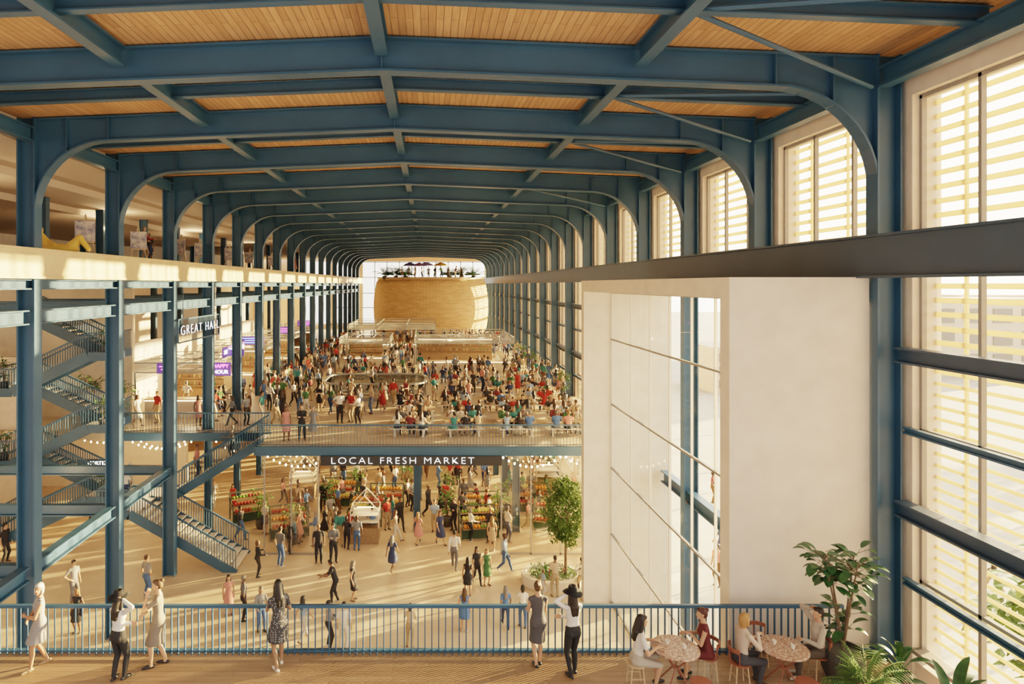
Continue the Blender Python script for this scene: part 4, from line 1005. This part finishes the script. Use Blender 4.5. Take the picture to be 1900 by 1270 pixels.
rg=MB(); pts=[(.2*math.cos(2*pi*i/20),-.06,.13*math.sin(2*pi*i/20)) for i in range(21)]
for a,b in zip(pts[:-1],pts[1:]): rg.tube(a,b,.012,n=5)
put('tube_light',rg.mesh('tube_light',['neonb']),parent=e)
e=put('neon_sign',MB().box(-.45,.45,-.03,.03,-.3,.3).mesh('panel',['purplep']),(-14.9,35.95,8.25),label="small purple board with pink neon tubes",cat="sign")
put('tube_light',MB().box(-.3,.3,-.06,-.04,.08,.12).box(-.2,.2,-.06,-.04,-.08,-.04).mesh('tube_light',['neonp']),parent=e)
for y,c in ((46.5,'neonb'),(57,'neonp'),(67,'neonp')):
    e=put('neon_sign',MB().box(-.9,.9,-.03,.03,-.3,.3).mesh('panel',['purplep']),(-12.9,y-.06,8.9),label="purple lit neon board on stall canopy",cat="sign",group="stall light boards")
    put('tube_light',MB().box(-.7,.7,-.06,-.04,.14,.18).box(-.5,.6,-.06,-.04,-.02,.02).box(-.7,.3,-.06,-.04,-.18,-.14).mesh('tube_light',[c]),parent=e)
e=put('banner_sign',MB().box(-2.2,2.2,-.03,.03,-.3,.3).mesh('panel',['purplep']),(-12.3,40.2,8.9),pi/2,label="long pink and white lit banner above stall",cat="sign")
put('tube_light',MB().box(-2.0,-.6,-.06,-.04,-.12,.12).box(-.3,.8,-.06,-.04,-.12,.12).box(1.1,2.0,-.06,-.04,-.12,.12).mesh('tube_light',['neonw']),parent=e)
e=put('hall_sign',None,(-11.12,31.0,10.9),pi/2,label="hanging dark mesh sign reading GREAT HALL in white neon",cat="sign")
f=MB().bar((-2.75,0,.52),(2.75,0,.52),.06,.06).bar((-2.75,0,-.52),(2.75,0,-.52),.06,.06).bar((-2.75,0,-.52),(-2.75,0,.52),.06,.06,up=(1,0,0)).bar((2.75,0,-.52),(2.75,0,.52),.06,.06,up=(1,0,0))
f.tube((-2.2,0,.5),(-2.2,0,1.95),.015).tube((2.2,0,.5),(2.2,0,1.95),.015)
put('sign_frame',f.mesh('sign_frame',['blue']),parent=e)
put('mesh_panel',MB().box(-2.72,2.72,-.01,.01,-.5,.5).mesh('mesh_panel',['signmesh']),parent=e)
tm=textmesh("GREAT HALL",.58,.006,1.25,-.019); tm.materials.append(M['neonw'])
xs=[v.co.x for v in tm.vertices]; wid=max(xs)-min(xs)
put('lettering',tm,(0,-.05,0),(pi/2,0,0),parent=e,scale=(5.1/wid,1.1,1))
e=put('market_sign',MB().box(-5.0,3.4,29.45,29.52,4.60,5.04).mesh('panel',['black']),label="dark fascia sign reading LOCAL FRESH MARKET in white neon",cat="sign")
tm=textmesh("LOCAL FRESH MARKET",.40,.006,1.25,-.013); tm.materials.append(M['neonw'])
xs=[v.co.x for v in tm.vertices]; wid=max(xs)-min(xs)
put('lettering',tm,(-1.2,29.42,4.82),(pi/2,0,0),parent=e,scale=(6.6/wid,1.1,1))
board('stall_sign',-17.2,33.1,3.7,2.0,.4,0,"small dark sign with white lettering above aisle stall",back='black',lines=[("CORTEZ",'neonw',.26,0)])
def rrpath(x0,x1,y0,y1,r,n=7):
    out=[]
    for cx,cy,a0 in ((x1-r,y1-r,0),(x0+r,y1-r,pi/2),(x0+r,y0+r,pi),(x1-r,y0+r,1.5*pi)):
        for k in range(n+1): a=a0+pi/2*k/n; out.append((cx+r*math.cos(a),cy+r*math.sin(a)))
    return out
pp=rrpath(-7,-.2,41.3,46,1.3); f=MB(); gp=MB()
for a,b in zip(pp,pp[1:]+pp[:1]):
    f.bar((a[0],a[1],1.12),(b[0],b[1],1.12),.2,.09).bar((a[0],a[1],.06),(b[0],b[1],.06),.1,.12); gp.bar((a[0],a[1],.58),(b[0],b[1],.58),.03,1.0)
e=put('glass_balustrade',f.mesh('coping',['grey']),(0,0,ZF),label="low rounded frosted glass enclosure with grey coping",cat="balustrade")
put('glass_panel',gp.mesh('glass_panel',['frost']),parent=e)

# ------------------------------------------------------------ market furniture
frm=MB().ell((0,0,0),(1,1,1),n=10).mesh('fruit',['fruit'],True)
FR=[('orange',(.62,.26,.05),.085),('apple',(.34,.03,.02),.08),('lime',(.14,.28,.04),.07),('melon',(.52,.44,.14),.10),('tomato',(.42,.05,.02),.08),('mango',(.6,.34,.06),.09)]
rr=random.Random(71); NF=0
def stand(x,y,rot,kinds,mat='cratew'):
    global NF
    b=MB()
    for s in(-1,1): b.bar((s*.95,-.35,0),(s*.95,-.35,.65),.06,.06,up=(1,0,0)).bar((s*.95,.55,0),(s*.95,.55,1.45),.06,.06,up=(1,0,0)).bar((s*.95,-.4,.6),(s*.95,.6,1.4),.05,.05)
    b.bar((-.95,.55,1.42),(.95,.55,1.42),.05,.05).box(-.93,.93,-.33,-.30,.02,.52)
    e=put('produce_stand',b.mesh('stand_frame',['crate']),(x,y,0),rot,label="tiered timber market stand stacked with fresh fruit",cat="market stand",group="tiered produce stands")
    Rm=Matrix.Rotation(rot,3,'Z')
    for t in range(3):
        yy=-.35+t*.36; zz=.55+t*.27
        c=MB().box(-.93,.93,yy-.17,yy+.17,zz,zz+.03).box(-.93,.93,yy-.18,yy-.15,zz,zz+.07).box(-.93,.93,yy+.15,yy+.18,zz,zz+.07).box(-.93,-.9,yy-.17,yy+.17,zz,zz+.07).box(.9,.93,yy-.17,yy+.17,zz,zz+.07).box(-.02,.02,yy-.17,yy+.17,zz,zz+.07)
        put('crate',c.mesh('crate',[mat]),parent=e)
        for k in range(10):
            nm,cc,rad=FR[kinds[(t*2+(k>=5))%len(kinds)]]
            for row in range(2):
                p=Rm@Vector((-.78+k*.173,yy-.075+row*.15+rr.uniform(-.01,.01),zz+.03+rad))+Vector((x,y,0))
                put(nm,frm,p,label="fresh %s in market crate"%nm,cat="fruit",group="%s fruit in crates"%nm,scale=(rad,rad,rad),props=dict(fruit_colour=list(cc))); NF+=1
for x,y,r,k in ((-7.2,32.9,.3,(1,2,0,4)),(-3.4,34.6,-.2,(0,1,3,2)),(-2.4,36.4,0,(4,5,0)),(2.6,32.8,.15,(0,2,3)),(2.9,35.0,0,(5,0,2)),(6.5,33.6,-.3,(4,1,2,5)),(6.0,36.6,0,(1,3,0)),(-9.9,35.2,.5,(4,2,1)),(-5.2,37.5,0,(1,3,0))):
    stand(x,y,r,k)
k_=MB(); w=.8;d=.7
for y in(-d,d):
    k_.bar((-w,y,.9),(-w,y,1.9),.05,.05,up=(1,0,0)).bar((w,y,.9),(w,y,1.9),.05,.05,up=(1,0,0)).bar((-w,y,1.9),(0,y,2.75),.05,.05).bar((w,y,1.9),(0,y,2.75),.05,.05).bar((-w,y,1.9),(w,y,1.9),.04,.04)
for x,z in((-w,1.9),(w,1.9),(0,2.75)): k_.bar((x,-d,z),(x,d,z),.05,.05)
for z in (1.2,1.6): k_.box(-w,w,-d,d,z,z+.03)
KM=k_.mesh('kiosk_frame',['tablewhite'])
for x,y in ((-3.2,32.4),(7.4,40),(-7.6,38.6)):
    e=put('greenhouse_kiosk',KM,(x,y,0),label="white gabled greenhouse kiosk lit from inside in market",cat="kiosk",group="gabled kiosks",scale=.88)
    put('base',MB().box(-w,w,-d,d,0,.9).mesh('base',['cratew']),parent=e); put('glass_panel',MB().add([(-w,-d,1.9),(0,-d,2.75),(0,d,2.75),(-w,d,1.9)],[(0,1,2,3)]).add([(w,-d,1.9),(0,-d,2.75),(0,d,2.75),(w,d,1.9)],[(0,1,2,3)]).mesh('glass_panel',['glass2']),parent=e)
    put('lamp',MB().box(-.5,.5,-.05,.05,1.85,1.89).mesh('lamp',['bulbs']),parent=e)
for x,y in ((-5.6,36.0),(1.2,37.2),(4.4,36.0),(-1.3,39.5),(-6.8,31.9),(3.9,33.9),(7.9,35.6),(-8.9,33.9),(8.3,32),(-4.4,38.2),(1.0,34.2)):
    plant(SM,(x,y,0),"leafy potted shrub beside market stands",POT,.95,'potted_shrub',.2,group="market shrubs")
def screen(x0,x1,y):
    f=MB(); n=int(round((x1-x0)/1.6))
    for k in range(n+1): x=x0+(x1-x0)*k/n; f.box(x-.03,x+.03,y-.04,y+.04,0,4.95)
    f.box(x0,x1,y-.04,y+.04,0,.08).box(x0,x1,y-.04,y+.04,4.85,4.98)
    e=put('glass_screen',f.mesh('screen_frame',['mull']),label="tall framed glass screen at market entrance",cat="glass screen",group="market glass screens")
    put('glass_pane',MB().add([(x0,y,.08),(x1,y,.08),(x1,y,4.85),(x0,y,4.85)],[(0,1,2,3)]).mesh('glass_pane',['glass2']),parent=e)
screen(-7.9,-5.3,30.6); screen(3.5,9.2,30.6)
blb=MB().ell((0,0,-.06),(.045,.045,.06),n=8).mesh('bulb',['bulb'],True)
def string(p,q,sag,n=11):
    p=Vector(p);q=Vector(q); e=put('string_light',None,p,label="sagging string of warm glowing bulbs under floor slab",cat="string lights",group="festoon string lights")
    w_=MB(); pts=[]
    for i in range(n*2+1):
        t=i/(2*n); v=p.lerp(q,t)-p; v.z-=sag*4*t*(1-t); pts.append(v)
    for a,b in zip(pts[:-1],pts[1:]): w_.tube(a,b,.008,n=4)
    put('wire',w_.mesh('wire',['black']),parent=e)
    for i in range(n): put('bulb',blb,pts[2*i+1],parent=e)
for a,b in (((-7.8,30.3),(-4.6,30.1)),((-4.6,30.1),(-4.9,33)),((3.4,30.1),(6.4,30.2)),((6.4,30.2),(9.2,30.0)),((-7.8,31.2),(-4.9,33)),((3.0,33),(7.5,31.2)),((-15.5,33),(-12.6,34)),((-15.8,34),(-12.2,33.1)),((-19.5,34.5),(-16,35)),((-11.2,33.2),(-8.4,32.5))):
    string((a[0],a[1],4.95),(b[0],b[1],4.95),.55)

# ------------------------------------------------------------ gallery art
y_=MB()
y_.ell((0,0,.2),(.75,.3,.2)); y_.capsule((-.5,0,.35),.2,(-.75,0,.72),.13); y_.ell((-.78,-.02,.92),(.13,.12,.15)); y_.capsule((-.55,.0,.5),.1,(-.1,-.2,.35),.08); y_.capsule((.4,0,.25),.2,(.75,0,.62),.13); y_.capsule((.75,0,.62),.13,(1.1,0,.18),.09); y_.capsule((-.7,0,.6),.08,(-1.05,.0,.2),.07)
me=y_.mesh('reclining_sculpture',['yellow']); o=DO.new('t',me); COL.objects.link(o); md=o.modifiers.new('r','REMESH'); md.mode='VOXEL'; md.voxel_size=.03; md.use_smooth_shade=True
me2=bpy.data.meshes.new_from_object(o.evaluated_get(bpy.context.evaluated_depsgraph_get())); DO.remove(o); me2.polygons.foreach_set('use_smooth',[True]*len(me2.polygons))
if not me2.materials: me2.materials.append(M['yellow'])
put('sculpture',me2,(-12.1,20.9,14.0),0,label="yellow rounded reclining figure sculpture on gallery edge",cat="sculpture",scale=.85)
EAS=MB().bar((-.35,0,0),(0,.1,1.5),.03,.04).bar((.35,0,0),(0,.1,1.5),.03,.04).bar((0,.5,0),(0,.1,1.5),.03,.04).bar((-.3,-.02,.5),(.3,-.02,.5),.05,.04).mesh('easel_frame',['tablewood']); CAN=MB().box(-.32,.32,-.05,-.02,.53,1.25).mesh('painting',['canvas'])
for x,y in ((-12.2,22.6),(-12.4,27.2),(-12.3,31.5),(-12.4,34.6),(-12.3,39.4),(-12.4,44),(-12.3,50)):
    e=put('easel',EAS,(x,y,14.0),RND.uniform(-.4,.6),label="timber easel holding framed painting on upper gallery",cat="easel",group="gallery easels"); put('painting',CAN,parent=e)

# ------------------------------------------------------------ light
az=math.radians(66); el_=math.radians(7.6)
dv=Vector((math.sin(az)*math.cos(el_),math.cos(az)*math.cos(el_),math.sin(el_)))
w=bpy.data.worlds.new('sky'); SC.world=w; w.use_nodes=True; nt=w.node_tree; N=nt.nodes; L_=nt.links
bg=N['Background']; tc=N.new('ShaderNodeTexCoord')
dp=N.new('ShaderNodeVectorMath'); dp.operation='DOT_PRODUCT'; dp.inputs[1].default_value=dv; L_.new(tc.outputs['Generated'],dp.inputs[0])
mxm=N.new('ShaderNodeMath'); mxm.operation='MAXIMUM'; mxm.inputs[1].default_value=0; L_.new(dp.outputs['Value'],mxm.inputs[0])
pw=N.new('ShaderNodeMath'); pw.operation='POWER'; pw.inputs[1].default_value=1.5; L_.new(mxm.outputs[0],pw.inputs[0])
cr=N.new('ShaderNodeMix'); cr.data_type='RGBA'; L_.new(pw.outputs[0],cr.inputs['Factor']); cr.inputs[6].default_value=(1.0,.92,.82,1); cr.inputs[7].default_value=(1,.83,.57,1)
ma=N.new('ShaderNodeMath'); ma.operation='MULTIPLY_ADD'; ma.inputs[1].default_value=9.5; ma.inputs[2].default_value=1.35; L_.new(pw.outputs[0],ma.inputs[0])
L_.new(cr.outputs[2],bg.inputs['Color']); L_.new(ma.outputs[0],bg.inputs['Strength'])
s=bpy.data.lights.new('sun','SUN'); s.energy=62; s.angle=math.radians(.8); s.color=(1,.66,.30)
so=DO.new('sun',s); COL.objects.link(so)
so.rotation_euler=dv.to_track_quat('Z','Y').to_euler(); so.location=(40,40,30)
def pl_(x,y,z,p,c=(1,.70,.38),r=.12):  # point lights added as warm interior fill, without modelled fittings
    l=bpy.data.lights.new('fill_point','POINT'); l.energy=p; l.color=c; l.shadow_soft_size=r; o=DO.new('fill_light',l); COL.objects.link(o); o.location=(x,y,z)
for x in (-7,-2,3,7.5):
    for y in (33,39): pl_(x,y,4.5,150)  # stand in for the light of the string bulbs under the slab
for x,y in ((-14,31),(-17,26),(-15,20),(-18,38)): pl_(x,y,4.2 if y<35 else 4.4,200)
for y in (39,49.5,60): pl_(-14.5,y,7.8,300)
for x,y in ((2,57),(5,60),(-6,60),(-4,75)): pl_(x,y,7.9,280)
for y in (22,34,46,60): pl_(-17,y,16.0,260)

# ------------------------------------------------------------ camera
cam=bpy.data.cameras.new('camera'); cam.sensor_width=36; cam.lens=F/1900*36
cam.shift_x=155/1900; cam.shift_y=-107/1900; cam.clip_end=600; cam.clip_start=.1
co=DO.new('camera',cam); COL.objects.link(co); co.location=(0,0,EYE); co.rotation_euler=(pi/2,0,0); SC.camera=co
SC.view_settings.view_transform='Filmic'; SC.view_settings.exposure=0.1
for lk in ('Medium High Contrast','Filmic - Medium High Contrast'):
    try: SC.view_settings.look=lk; break
    except Exception as ex: print(ex)
print('fruit',NF,'T total',time.time()-T0,'objs',len(DO))
